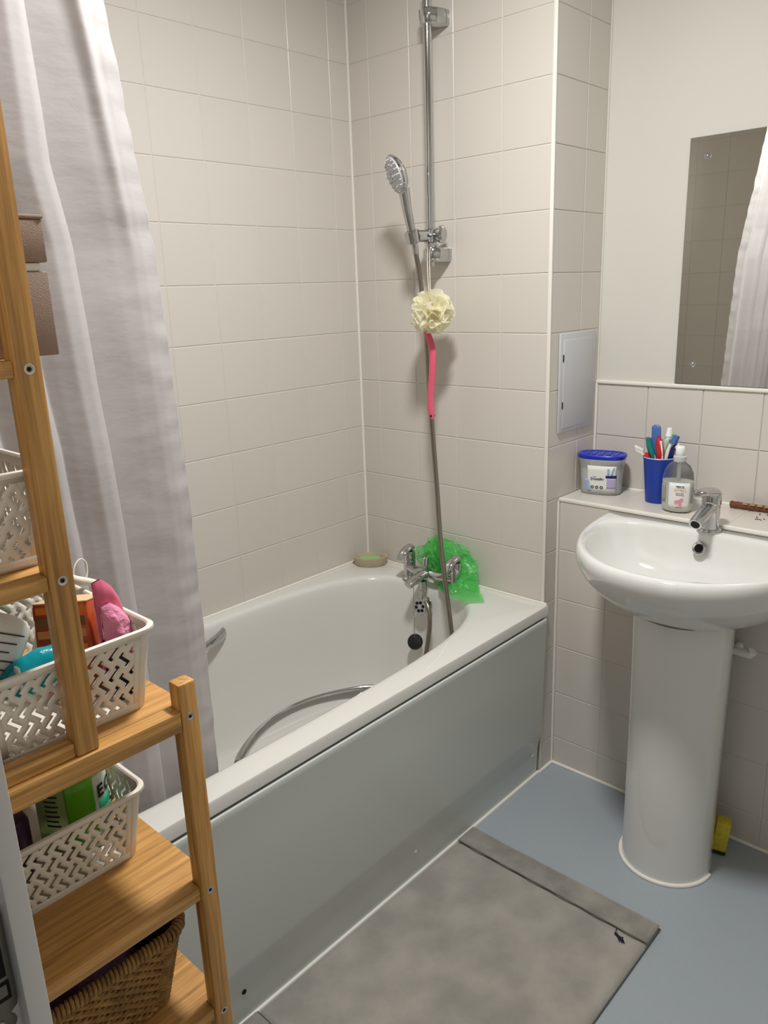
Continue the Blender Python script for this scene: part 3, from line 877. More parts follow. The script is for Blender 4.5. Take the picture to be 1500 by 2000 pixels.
# blue tumbler with brushes
cup = thing('tumbler', 'dark blue plastic tumbler holding toothbrushes on the ledge', 'cup', (0.915, 0.2, ZL))
KX, KY = 0.9175, 0.186
B().lathe([(0.0, 0.0006), (0.0305, 0.0006), (0.0320, 0.003), (0.0330, 0.02), (0.0385, 0.085), (0.0415, 0.116), (0.0432, 0.121), (0.0424, 0.1235), (0.0405, 0.1225), (0.0385, 0.113), (0.0300, 0.006), (0.0, 0.006)], (KX, KY, ZL), 44, cap0=False, cap1=False).obj('cup_body', blue_m, cup)
B().lathe([(0.0428, 0.1212), (0.0436, 0.1225), (0.0424, 0.1244), (0.0412, 0.1232)], (KX, KY, ZL), 44, cap0=False, cap1=False).obj('rim', M('rim_pale', (176, 180, 206), 0.35), cup)
def brush(name, label, pts, rads, mat, flat=(1, 0.7), stripes=(), head=None, cat='toothbrush'):
    t = thing(name, label, cat, pts[0], 'toothbrushes and tubes in the blue tumbler')
    n = 6
    pa = smooth_path(pts, n)
    rl = []
    for i in range(len(pa)):
        x = i / n
        k = min(int(x), len(rads) - 2)
        rl.append((rads[k] + (rads[k + 1] - rads[k]) * (x - k)) * (1.25 if cat == 'toothbrush' else 1.0))
    B().tube(pa, rl, 12, flat=flat).obj('handle', mat, t)
    for (i0, i1, off, r, m2) in stripes:
        seg = [p + Vector(off) for p in pa[i0:i1]]
        B().tube(seg, r, 8).obj('grip', m2, t)
    if head:
        (p, d, bdir, hm, bm_) = head
        p, d, bdir = Vector(p), Vector(d).normalized(), Vector(bdir).normalized()
        sd = d.cross(bdir).normalized()
        fr = frame(p, sd, d, bdir)
        B().box((-0.0055, 0, -0.0025), (0.0055, 0.026, 0.0025), fr).obj('brush_head', hm, t, bevel=0.002)
        bb = B()
        for a in range(3):
            for c in range(6):
                bb.box((-0.0048 + 0.0034 * a, 0.0015 + 0.004 * c, 0.002), (-0.0048 + 0.0034 * a + 0.0028, 0.0015 + 0.004 * c + 0.0034, 0.0125), fr)
        bb.obj('bristles', bm_, t, smooth=0)
    return t
Z0 = ZL + 0.007
def K(dx, dy, z):
    return (KX + dx, KY + dy, ZL + z)
brush('tongue_cleaner', 'wide soft blue paddle standing tallest in the blue tumbler', [K(-.010, .012, .010), K(-.014, .014, .08), K(-.018, .016, .125), K(-.021, .018, .17), K(-.0225, .0185, .196), K(-.0228, .0187, .203)], [.005, .006, .011, .0135, .0128, .006], bblue_m, flat=(1.0, 0.42), cat='bathroom tool')
brush('toothbrush', 'pink toothbrush at the back left of the blue tumbler', [K(-.004, -.004, .008), K(-.018, -.004, .09), K(-.028, -.004, .14), K(-.0365, -.004, .172)], [.004, .005, .0052, .0042], rose_m)
brush('toothbrush', 'teal toothbrush with white curve and navy tip', [K(.004, .004, .008), K(-.006, -.014, .09), K(-.010, -.018, .125), K(-.022, -.016, .150), K(-.0275, -.015, .172)], [.004, .005, .0055, .0068, .0055], teal_m, flat=(1, 1.2), stripes=((6, 20, (.0045, -.003, 0), .0022, whitep_m), (21, 25, (0, 0, .0005), .0062, navyp_m)))
brush('toothbrush', 'red and white toothbrush with dark tip in the middle of the tumbler', [K(-.004, .004, .008), K(.008, -.016, .10), K(.0085, -.018, .132), K(.0035, -.016, .158), K(-.0005, -.014, .178)], [.004, .007, .0085, .0075, .0045], red_m, flat=(1, 0.9), stripes=((6, 22, (.0062, -.004, 0), .003, whitep_m), (21, 25, (0, 0, .001), .005, navyp_m)))
tp = thing('toothpaste_tube', 'white toothpaste tube cap up in the blue tumbler', 'toothpaste', K(.008, .004, .008), 'toothbrushes and tubes in the blue tumbler')
tpm = Matrix.Translation(K(.006, .006, .012)) @ Matrix.Rotation(math.radians(4), 4, 'Y')
B().loft([[tpm @ Vector((.019 * math.cos(a), .0012 * math.sin(a), 0)) for a in [2 * PI * q / 24 for q in range(24)]]] + [[tpm @ Vector((rx * math.cos(a), ry * math.sin(a), z)) for a in [2 * PI * q / 24 for q in range(24)]] for rx, ry, z in ((.0175, .008, .06), (.016, .0125, .12), (.0145, .0135, .150), (.0135, .0135, .157), (.007, .007, .166))]).obj('tube', M('tube_sage', (206, 220, 208), 0.35, var=(60, 0.4), col2=(90, 120, 96), stretch=(3, 3, 0.4)), tp)
B().lathe([(.0085, .166), (.0085, .169), (.0078, .170), (.0066, .186), (.006, .188), (0, .188)], n=24, mtx=tpm).obj('cap', whitep_m, tp)
brush('toothbrush', 'lime green flat handled toothbrush on the right of the tumbler', [K(.006, .0, .008), K(.018, .004, .10), K(.0240, .006, .14), K(.0285, .008, .184)], [.004, .0048, .0062, .0055], green_m, flat=(1.0, 0.5))
brush('toothbrush', 'slim white toothbrush with blue head leaning right', [K(-.010, -.006, .008), K(.016, -.012, .10), K(.026, -.012, .145), K(.0335, -.012, .165)], [.004, .0042, .0036, .003], whitep_m, head=(K(.0335, -.012, .163), (.35, 0, 1), (.9, -.3, -.2), bblue_m, bblue_m))
brush('toothbrush', 'red toothbrush with white bristles tipping over the left rim', [K(.016, .004, .010), K(-.010, -.020, .085), K(-.024, -.024, .120), K(-.0315, -.026, .133)], [.004, .0062, .0070, .0045], red_m, flat=(1, 0.8), head=(K(-.030, -.027, .130), (-.85, -.25, .42), (-.2, -.3, 1), whitep_m, whitep_m))
brush('toothbrush', 'navy and pink toothbrush tipping over the right rim', [K(-.016, -.006, .010), K(.020, -.006, .10), K(.036, -.006, .142), K(.048, -.006, .162)], [.004, .0042, .0058, .0062], navyp_m, flat=(1, 0.9), stripes=((15, 19, (.0035, -.003, .002), .0028, whitep_m), (12, 16, (.004, -.002, -.002), .0026, rose_m)))

# hand soap dispenser
sp = thing('soap_dispenser', 'clear pump bottle of white hand soap with pink blossom label', 'soap dispenser', (0.995, 0.126, ZL))
SX, SY = 0.995, 0.1265
prof = [(0.0, 0.001), (0.033, 0.001), (0.0365, 0.004), (0.0385, 0.02), (0.0400, 0.060), (0.0395, 0.082), (0.036, 0.103), (0.028, 0.119), (0.019, 0.1265), (0.0135, 0.129), (0.0135, 0.136)]
B().lathe(prof, (SX, SY, ZL), 44, sy=0.74, cap0=False).obj('bottle', clear_m, sp)
B().lathe([(0.0, 0.003), (0.032, 0.003), (0.0355, 0.006), (0.0375, 0.02), (0.0390, 0.060), (0.0388, 0.080)], (SX, SY, ZL), 40, sy=0.73, cap0=False).obj('soap_liquid', liquid_m, sp)
pm = B().lathe([(0.0150, 0.1300), (0.0158, 0.132), (0.0158, 0.143), (0.0120, 0.1445), (0.0115, 0.1475)], (SX, SY, ZL), 26).obj('pump_collar', greyplastic_m, sp)
ph = B().lathe([(0.0105, 0.1475), (0.0115, 0.149), (0.0112, 0.166), (0.0095, 0.1685), (0.0, 0.169)], (SX, SY, ZL), 22)
ph.tube([(SX, SY, ZL + 0.163), (SX - 0.014, SY + 0.018, ZL + 0.163), (SX - 0.022, SY + 0.028, ZL + 0.158)], [0.006, 0.0055, 0.0045], 12)
ph.obj('pump_head', whitep_m, sp)
B().tube([(SX, SY, ZL + 0.14), (SX, SY, ZL + 0.082)], 0.0048, 12).obj('pump_stem', greyplastic_m, sp)
def bot(a, z, d=0.0005):
    r = interp([(0.0, 0.036), (0.02, 0.0385), (0.06, 0.0400), (0.09, 0.0385)], z) + d
    return Vector((SX + r * math.sin(a), SY - 0.74 * r * math.cos(a), ZL + z))
def bot_patch(name, a0, a1, z0, z1, mat, d, par):
    return solid(B().grid(16, 6, lambda u, v: bot(a0 + (a1 - a0) * u, z0 + (z1 - z0) * v, d)).obj(name, mat, par, fix=False), 0.0003, 1)
AF = 0.42                      # the label faces the doorway
lb2 = bot_patch('label', AF - 0.72, AF + 0.72, 0.010, 0.080, label_m, 0.0006, sp)
bot_patch('back_label', AF - 1.55, AF - 1.0, 0.026, 0.074, M('label_grey', (150, 152, 146), 0.5), 0.0006, sp)
bot_patch('back_label', AF + 0.92, AF + 1.35, 0.026, 0.074, MATS['label_grey'], 0.0006, sp)
def bot_text(s_, a, z, size, mat, sq=0.9, bold=0.0):
    p = bot(a, z, 0.0014)
    t = (bot(a + 0.1, z, 0.0014) - bot(a - 0.1, z, 0.0014)).normalized()
    return lettering(s_, size, mat, lb2, frame(p, t, (0, 0, 1), t.cross(Vector((0, 0, 1)))), squash=sq, bold=bold)
bot_text('TESCO', AF, 0.0675, 0.0078, ink_m, 0.85, 0.0002)
bot_text('ANTIBAC', AF, 0.0590, 0.0082, coral_m, 0.85)
bot_text('handwash', AF, 0.0520, 0.0052, ink_m, 0.95)
bot_text('moisturising', AF, 0.0475, 0.0052, ink_m, 0.75)
bot_text('antibacterial', AF, 0.0150, 0.0042, ink_m, 0.8)
for (da, z, s_) in ((-0.18, 0.030, 1.0), (0.14, 0.036, 1.0), (0.06, 0.025, 0.9), (-0.04, 0.033, 0.7)):
    p = bot(AF + da, z, 0.0011)
    fl = B()
    nrm = Vector((math.sin(AF + da), -math.cos(AF + da), 0))
    fr = aim(p, nrm)
    for k in range(5):
        a = 2 * PI * k / 5
        fl.lathe([(0.0027 * s_, 0), (0.0025 * s_, 0.0003)], n=10, mtx=fr @ Matrix.Translation((0.0031 * s_ * math.cos(a), 0.0031 * s_ * math.sin(a), 0.0001 * k)))
    fl.obj('blossom_print', blossom_m, lb2)

# brown stick with crumbs
st = thing('wooden_stick', 'rough brown wooden stick lying at the back of the ledge', 'stick', (1.10, 0.235, ZL))
sp_ = smooth_path([(1.092, 0.230, ZL + 0.0105), (1.112, 0.231, ZL + 0.0098), (1.15, 0.233, ZL + 0.0090), (1.19, 0.236, ZL + 0.0088), (1.24, 0.234, ZL + 0.0088), (1.29, 0.236, ZL + 0.0086)], 8)
B().tube([p + Vector((0, 0.0012 * noise.noise(p * 160), 0.0006 * noise.noise(p * 220))) for p in sp_], [0.0055, 0.0085, 0.0098] + [0.0088 + 0.001 * noise.noise(p * 90) for p in sp_[3:]], 12).obj('bark', bark_m, st)
fl = B()
for k in range(5):
    x = 1.125 + 0.018 * k
    fl.box((x, 0.222, ZL + 0.0155), (x + 0.012, 0.2265, ZL + 0.0185), Matrix.Identity(4))
fl.obj('peeled_flakes', chip_m, st, smooth=0)
cr = B()
rnd = random.Random(11)
for k in range(9):
    x, y = 1.17 + rnd.random() * 0.08, 0.16 + rnd.random() * 0.05
    cr.box((-0.006 * rnd.random() - 0.002, -0.001, 0), (0.006 * rnd.random() + 0.002, 0.001, 0.0016), Matrix.Translation((x, y, ZL + 0.0001)) @ Matrix.Rotation(rnd.random() * 3, 4, 'Z'))
cro = cr.obj('wood_crumbs', bark_m, smooth=0)
cro['kind'] = 'stuff'
tag(cro, 'brown wood crumbs scattered on the ledge by the stick', 'crumbs')

# ================================================================== FLOOR THINGS
sg = thing('sponge', 'yellow scouring sponge standing behind the basin pedestal', 'sponge', (1.235, -0.005, 0))
gm = Matrix.Translation((1.2350, -0.004, 0.0)) @ Matrix.Rotation(math.radians(18), 4, 'Z') @ Matrix.Rotation(math.radians(5), 4, 'Y')
B().box((-0.034, -0.014, 0.010), (0.0, 0.022, 0.094), gm).obj('foam', yellow_m, sg, bevel=0.004)
B().box((-0.034, -0.014, 0.0015), (0.0, 0.022, 0.0098), gm).obj('scouring_pad', green_pad_m, sg, bevel=0.002)

mt_ = thing('bath_mat', 'grey velour bath mat beside the bathtub', 'bath mat', (0.955, -0.75, 0))
MX0, MX1, MY0, MY1 = 0.693, 1.2155, -1.16, -0.349
def matz(x, y):
    ed = min(x - MX0, MX1 - x, y - MY0, MY1 - y)
    h = 0.0135 * min(1, max(0.25, ed / 0.008))
    for s_ in (-0.418, -1.085):
        h -= 0.0065 * math.exp(-((y - s_ - 0.002 * math.sin(x * 9)) / 0.0045) ** 2)
    return h + 0.0012 * noise.noise(Vector((x * 9, y * 9, 0)))
def warp(u, v):
    x, y = MX0 + (MX1 - MX0) * u, MY0 + (MY1 - MY0) * v
    wob = 0.003 * math.sin(x * 14) * (1 if v > 0.98 else 0)
    return x, y + wob
NU, NV = 70, 190
tv = []
for j in range(NV):
    for i in range(NU):
        x, y = warp(i / (NU - 1), j / (NV - 1))
        tv.append((x, y, matz(x, y)))
tf = [(j * NU + i, j * NU + i + 1, (j + 1) * NU + i + 1, (j + 1) * NU + i) for j in range(NV - 1) for i in range(NU - 1)]
edge = [i for i in range(NU)] + [j * NU + NU - 1 for j in range(1, NV)] + [(NV - 1) * NU + i for i in range(NU - 2, -1, -1)] + [j * NU for j in range(NV - 2, 0, -1)]
n0 = len(tv)
tv += [(tv[i][0], tv[i][1], 0.0005) for i in edge]
for k in range(len(edge)):
    q = (k + 1) % len(edge)
    tf.append((edge[k], n0 + k, n0 + q, edge[q]))
mb = B()
mb.add(tv, tf)
mb.obj('pile', mat_m, mt_, smooth=60)
B().tube([(MX0 + 0.002, MY0 + 0.002, 0.0025), (MX1, MY0, 0.0025), (MX1, MY1, 0.0025), (MX0, MY1, 0.0025)], 0.0022, 6).obj('bound_edge', M('mat_binding', (84, 84, 82), 0.9), mt_)
hem_m = M('mat_hem', (150, 145, 136), 0.95, sheen=0.5, var=(16, 0.2), col2=(124, 120, 112), bump=(60, 0.5))
for y0, y1 in ((-0.4155, MY1 + 0.001), (MY0 - 0.001, -1.0875)):
    hb_ = B()
    hb_.grid(60, 14, lambda u, v: Vector((MX0 + 0.0008 + (MX1 - MX0 - 0.0016) * u, y0 + (y1 - y0) * v, 0.0138 + 0.0022 * min(1, 6 * min(v, 1 - v), 20 * min(u, 1 - u)) + 0.0008 * noise.noise(Vector((u * 6, v * 3, y0))))))
    solid(hb_.obj('hem_band', hem_m, mt_, smooth=60, fix=False), 0.0025, -1)
    ys = y0 - 0.0015 if y1 > -0.5 else y1 + 0.0015
    B().tube([(MX0 + 0.003 + (MX1 - MX0 - 0.006) * k / 30, ys + 0.0008 * math.sin(k * 1.3), 0.0138) for k in range(31)], 0.0011, 6).obj('seam', MATS['mat_binding'], mt_)
# embroidered navy rider emblem near the corner
EM = frame((1.163, -0.4405, 0.0146), (0.94, -0.34, 0), (0.34, 0.94, 0), (0, 0, 1))
em = B()
shapes = [[(-.017, .001), (-.013, .005), (-.007, .003), (.000, .004), (.003, .008), (.006, .004), (.010, .002), (.016, -.001), (.012, -.003), (.006, -.003), (-.001, -.004), (-.009, -.003), (-.014, -.003)],
          [(-.0165, .002), (-.0205, .009), (-.0195, .0095), (-.0155, .003)], [(-.022, .0085), (-.019, .008), (-.0185, .0112), (-.0215, .0112)],
          [(.004, -.002), (.015, -.0055), (.014, -.0068), (.002, -.004)], [(.000, -.003), (.010, -.0085), (.009, -.0095), (-.003, -.004)], [(.008, .001), (.0175, -.002), (.017, -.0035), (.007, -.001)]]
for s_ in shapes:
    em.prism(s_, EM, 0.0008)
em.obj('emblem', navy_m, mt_, smooth=0, label='small navy embroidered horse rider emblem')

# ================================================================== SHOWER CURTAIN
yedge = [(0.36, -1.033), (0.5, -1.035), (1.05, -1.040), (1.49, -1.064), (1.85, -1.126), (2.1, -1.17)]
xedge = [(0.36, 0.564), (0.5, 0.568), (0.98, 0.574), (1.49, 0.588), (1.96, 0.630), (2.1, 0.640)]
folds = [(0.0, 0.0), (0.025, 0.009), (0.042, 0.011), (0.07, 0.006), (0.105, -0.004), (0.127, -0.010), (0.130, -0.009), (0.137, 0.026), (0.150, 0.033), (0.170, 0.036), (0.195, 0.026), (0.213, 0.016), (0.216, 0.017), (0.223, 0.044), (0.236, 0.051), (0.255, 0.051),
         (0.28, 0.040), (0.300, 0.030), (0.303, 0.031), (0.310, 0.052), (0.325, 0.058), (0.35, 0.050), (0.38, 0.034), (0.383, 0.035), (0.390, 0.054), (0.41, 0.056), (0.44, 0.040), (0.46, 0.030), (0.468, 0.050), (0.49, 0.052), (0.53, 0.03)]
def fold(s_):
    tot = wt = 0.0
    for k in range(-3, 4):
        g = math.exp(-0.5 * (k / 1.8) ** 2)
        tot += g * interp(folds, s_ + 0.0014 * k)
        wt += g
    return tot / wt
SMAX = 0.52
def curtain(u, v):
    z = 0.44 + (2.368 - 0.44) * v
    s_ = SMAX * u
    k = interp([(0.44, 0.97), (1.2, 1.0), (1.6, 1.12), (1.85, 0.95), (2.1, 1.0)], z)
    drift = 0.05 * (noise.noise(Vector((z * 1.3, 4.0, 0))) * min(1, s_ * 6))
    f = fold(max(0.0, s_ / k + drift * 0.5))
    top = max(0.0, (z - 1.45) / 0.5)
    f += 0.014 * min(1, top) * math.exp(-((s_ - 0.048 - 0.01 * (z - 1.6)) / 0.011) ** 2)
    amp = interp([(0.44, 0.55), (0.6, 0.8), (1.0, 1.0), (2.1, 1.0)], z)
    x = interp(xedge, z) + f * amp
    y = interp(yedge, z) - s_
    near = math.exp(-s_ / 0.045)
    x += 0.0045 * near * noise.noise(Vector((y * 16, z * 30, 1.0))) + 0.0022 * noise.noise(Vector((y * 13, z * 9, 5.0)))
    y += 0.0018 * near * noise.noise(Vector((2.0, z * 40, 3.0)))
    return Vector((x, y, z))
cto = solid(B().grid(300, 260, curtain).obj('shower_curtain', curtain_m, smooth=70, fix=False), 0.0012)
tag(cto, 'white satin shower curtain drawn to the foot of the bath', 'shower curtain')
rl = thing('curtain_rail', 'white curtain rail high above the bath edge', 'curtain rail', (0.64, -0.84, 2.385))
B().tube([(0.64, -1.68, 2.385), (0.64, 0.0, 2.385)], 0.0125, 16).obj('rail_tube', trim_m, rl)
for k in range(9):
    y = -1.21 - 0.05 * k
    B().tube([(0.64, y, 2.394), (0.655, y, 2.385), (0.64, y, 2.372), (0.625, y, 2.385), (0.64, y, 2.394)], 0.002, 6).obj('curtain_ring', trim_m, rl)

# ================================================================== BAMBOO SHELF
bsf = thing('bamboo_shelf', 'tall stepped bamboo shelf unit beside the bath', 'shelf', (0.89, -1.52, 0))
SX0, SX1 = 0.735, 1.05
YF0, YF1 = -1.3822, -1.3586               # front lower legs
YU0, YU1 = -1.5025, -1.4775               # front upper legs
YB0 = -1.672
for x0, x1 in ((SX1 - 0.022, SX1), (SX0, SX0 + 0.022)):
    B().box((x0, YF0, 0.0), (x1, YF1, 0.9945)).obj('leg', bam_z, bsf, bevel=0.0035)
    B().box((x0, YB0, 0.0), (x1, YB0 + 0.024, 1.66)).obj('leg', bam_z, bsf, bevel=0.0035)
    xi0, xi1 = (x0 - 0.004, x1 - 0.004) if x0 > 0.9 else (x0 + 0.004, x1 + 0.004)
    B().box((xi0, YU0, 0.9625), (xi1, YU1, 1.66)).obj('upper_leg', bam_z, bsf, bevel=0.0025)
    # rails at the side
    B().box((x0, YB0 + 0.024, 0.9375), (x1, YF0, 0.962)).obj('side_rail', bam_y, bsf, bevel=0.0015)
    B().box((xi0 + 0.001, YB0 + 0.024, 0.9625), (xi1 - 0.003, YU0, 0.979)).obj('base_rail', bam_y, bsf, bevel=0.002)
    for z in (1.1604, 1.3645, 1.60):
        B().box((xi0 + 0.001, YB0 + 0.024, z - 0.0155), (xi1 - 0.002, YU0, z)).obj('upper_rail', bam_y, bsf, bevel=0.002)
    sgn = 1 if x0 > 0.9 else -1
    xo = x1 if x0 > 0.9 else x0
    for (y, z, d) in ((-1.371, 0.952, 0.0), (-1.371, 0.712, 0.0), (-1.371, 0.524, 0.0), (-1.4898, 1.153, -0.004), (-1.4898, 1.356, -0.004)):
        fr = frame((xo + sgn * d, y, z), (0, 1, 0), (0, 0, 1), (sgn, 0, 0))
        sc = B().lathe([(0.0052, -0.0005), (0.0050, 0.0006), (0.0040, 0.0007), (0.0022, -0.0003)], n=18, mtx=fr, cap0=False, cap1=False).obj('screw', chrome_m, bsf)
        B().lathe([(0.0023, -0.0003), (0.0023, 0.0001)], n=6, mtx=fr).obj('hex_socket', dark_m, sc, smooth=0)
B().box((SX0 + 0.0222, YB0 + 0.002, 0.9415), (SX1 - 0.0222, -1.3640, 0.9622)).obj('shelf_board', bam_y, bsf, bevel=0.002)
xa, xb_ = SX0 + 0.004, SX1 - 0.004
notched = [(xa, YB0 + 0.0242), (xb_, YB0 + 0.0242), (xb_, YF0 - 0.0002), (SX1 - 0.0222, YF0 - 0.0002), (SX1 - 0.0222, YF1 - 0.001), (SX0 + 0.0222, YF1 - 0.001), (SX0 + 0.0222, YF0 - 0.0002), (xa, YF0 - 0.0002)]
for z, t in ((0.7208, 0.0185), (0.5330, 0.0175)):
    B().prism(notched, Matrix.Translation((0, 0, z - t)), t).obj('shelf_board', bam_y, bsf, bevel=0.0015)
for z in (1.1602, 1.3643, 1.5998):
    B().box((SX0 + 0.0262, YB0 + 0.002, z - 0.012), (SX1 - 0.0262, YU1 - 0.002, z)).obj('upper_board', bam_y, bsf, bevel=0.002)

# ------------------------------------------------------------------ slotted plastic baskets
HBX, HBY, HBZ = 0.118, 0.105, 0.098
def rrect(hx, hy, r, n=8):
    pts = []
    for cx, cy, a0 in ((hx - r, hy - r, 0), (-hx + r, hy - r, 90), (-hx + r, -hy + r, 180), (hx - r, -hy + r, 270)):
        for i in range(n + 1):
            a = math.radians(a0 + 90 * i / n)
            pts.append((cx + r * math.cos(a), cy + r * math.sin(a)))
    return pts
TAP = 0.013
def side_pt(side, a, b):
    """a: metres along the side from its centre, b: height. Returns a point on that wall."""
    k = b / HBZ
    hx, hy = HBX - 0.004 - TAP * (1 - k), HBY - 0.004 - TAP * (1 - k)
    sc = 1 - 0.10 * (1 - k)
    if side == 0: return Vector((hx, a * sc, b))
    if side == 1: return Vector((-a * sc, hy, b))
    if side == 2: return Vector((-hx, -a * sc, b))
    return Vector((a * sc, -hy, b))
def lattice(half, lo, hi):
    """2D quads (a, b) of a diagonal basket-weave lattice of Z slots inside the rectangle, clipped to it."""
    cell = 0.0036
    bm = bmesh.new()
    vd = {}
    c45 = math.sqrt(0.5)
    def vert(i, j):
        if (i, j) not in vd:
            u, v = i * cell, j * cell
            vd[(i, j)] = bm.verts.new(((u - v) * c45, (u + v) * c45 + 0.045, 0))
        return vd[(i, j)]
    R_ = int((half + hi) / cell * 1.2)
    for i in range(-R_, R_):
        for j in range(-R_, R_):
            a = (i - j) * cell * c45
            b = (i + j + 1) * cell * c45 + 0.045
            if abs(a) > half + 0.006 or b < lo - 0.006 or b > hi + 0.006:
                continue
            ci, cj = i % 5, j % 5
            even = ((i // 5) + (j // 5)) % 2 == 0
            p, q = (ci, cj) if even else (cj, ci)
            slot = (q == 2) or (p == 4 and q == 3) or (p == 0 and q == 1)
            if slot:
                continue
            bm.faces.new((vert(i, j), vert(i + 1, j), vert(i + 1, j + 1), vert(i, j + 1)))
    for co, no in (((half, 0, 0), (1, 0, 0)), ((-half, 0, 0), (-1, 0, 0)), ((0, hi, 0), (0, 1, 0)), ((0, lo, 0), (0, -1, 0))):
        bmesh.ops.bisect_plane(bm, geom=bm.verts[:] + bm.edges[:] + bm.faces[:], plane_co=co, plane_no=no, clear_outer=True)
    bm.verts.index_update()
    vs_ = [(v.co.x, v.co.y) for v in bm.verts]
    fs_ = [tuple(v.index for v in f.verts) for f in bm.faces]
    bm.free()
    return vs_, fs_
wallb = B()
for side in range(4):
    half = (HBY if side in (0, 2) else HBX) - 0.029
    full = (HBY if side in (0, 2) else HBX) - 0.004 - 0.018
    lo, hi = 0.011, 0.0885
    v2, f2 = lattice(half, lo, hi)
    wallb.add([side_pt(side, a, b) for a, b in v2], f2)
    for a0, a1, b0, b1 in ((-full, full, 0.0, lo), (-full, full, hi, HBZ), (-full, -half, lo, hi), (half, full, lo, hi)):
        nn = 4
        wallb.grid(nn, nn, lambda u, v: side_pt(side, a0 + (a1 - a0) * u, b0 + (b1 - b0) * v))
# rounded corners
for sx, sy, a0 in ((1, 1, 0), (-1, 1, 90), (-1, -1, 180), (1, -1, 270)):
    def corner(u, v):
        b = HBZ * v
        k = v
        sd = {0: 0, 90: 1, 180: 2, 270: 3}[a0]
        fa = (HBY if sd in (0, 2) else HBX) - 0.022
        fb = (HBY if (sd + 1) % 4 in (0, 2) else HBX) - 0.022
        p0 = side_pt(sd, fa, b)
        p1 = side_pt((sd + 1) % 4, -fb, b)
        c_ = Vector((p1.x, p0.y, b)) if sd in (0, 2) else Vector((p0.x, p1.y, b))
        ang = PI / 2 * u
        return c_ + (p0 - c_) * math.cos(ang) + (p1 - c_) * math.sin(ang)
    wallb.grid(7, 5, corner)
def make_basket():
    t = thing('plastic_basket', '', 'basket', (0, 0, 0), 'slotted white baskets on the bamboo shelf')
    solid(wallb.obj('slotted_wall', plastic_m, t, fix=True, smooth=30), 0.0016, 0)
    rim = []
    for off, z in ((-0.0045, HBZ - 0.003), (0.0002, HBZ - 0.0035), (0.0008, HBZ - 0.002), (0.0004, HBZ + 0.0015), (-0.0012, HBZ + 0.0025), (-0.0040, HBZ + 0.0022), (-0.0055, HBZ), (-0.0045, HBZ - 0.003)):
        rim.append([Vector((x, y, z)) for x, y in rrect(HBX + off, HBY + off, 0.020)])
    B().loft(rim, cap0=False, cap1=False).obj('rim', plastic_m, t)
    B().loft([[Vector((x, y, z)) for x, y in rrect(HBX - 0.017, HBY - 0.017, 0.018)] for z in (0.0035, 0.0055)]).obj('base', plastic_m, t)
    for sx in (-1, 1):
        for sy in (-1, 1):
            B().box((sx * (HBX - 0.03) - 0.010, sy * (HBY - 0.03) - 0.010, 0.0), (sx * (HBX - 0.03) + 0.010, sy * (HBY - 0.03) + 0.010, 0.0036)).obj('foot', plastic_m, t, bevel=0.001)
    return t
bk = make_basket()
bk['label'] = 'white slotted basket of cloths and cartons on the middle bamboo shelf'
BMID, BLOW, BTOP = (0.905, -1.485, 0.9626), (0.832, -1.486, 0.7212), (0.9006, -1.568, 1.1608)
bk.location = BMID
def copy_tree(o, parent=None):
    c = o.copy()
    COL.objects.link(c)
    c.parent = parent
    for chd in list(o.children):
        copy_tree(chd, c)
    return c
b2 = copy_tree(bk)
b2.location = BLOW
b2['label'] = 'white slotted basket with green gel bottle on the shelf below'
b3 = copy_tree(bk)
b3.location = BTOP
b3['label'] = 'white slotted basket on the upper bamboo shelf behind the post'

# ------------------------------------------------------------------ in the middle basket
ZB = BMID[2] + 0.0056
ob = thing('carton', 'orange product carton standing in the middle basket', 'box', (0.92, -1.45, ZB))
om = Matrix.Translation((0.925, -1.4400, ZB + 0.008)) @ Matrix.Rotation(math.radians(-14), 4, Vector((0.38, 0.92, 0))) @ Matrix.Rotation(math.radians(-47), 4, 'Z') @ Matrix.Rotation(math.radians(-3), 4, 'X')
H_ = 0.104
B().box((-0.026, -0.031, 0.0), (0.026, 0.031, H_), om).obj('carton_body', orange_m, ob, bevel=0.001)
B().box((-0.0265, -0.0315, H_ - 0.0005), (0.0265, 0.0315, H_ + 0.0012), om).obj('carton_lid', kraft_m, ob, bevel=0.0005)
for z0, z1, m_ in ((0.092, 0.100, M('carton_amber', (222, 120, 44), 0.45)), (0.077, 0.088, M('carton_brown', (120, 84, 50), 0.5)), (0.064, 0.073, M('carton_gold', (200, 140, 84), 0.45)), (0.050, 0.056, MATS['carton_amber'])):
    B().box((0.0262, -0.028, z0), (0.0267, 0.028, z1), om).obj('carton_print', m_, ob, smooth=0)
B().box((-0.0255, -0.0317, 0.086), (0.0255, -0.0311, 0.101), om).obj('carton_print', MATS['carton_amber'], ob, smooth=0)
B().box((-0.020, -0.0321, 0.090), (0.018, -0.0315, 0.097), om).obj('carton_print', M('carton_silver', (190, 170, 160), 0.4), ob, smooth=0)

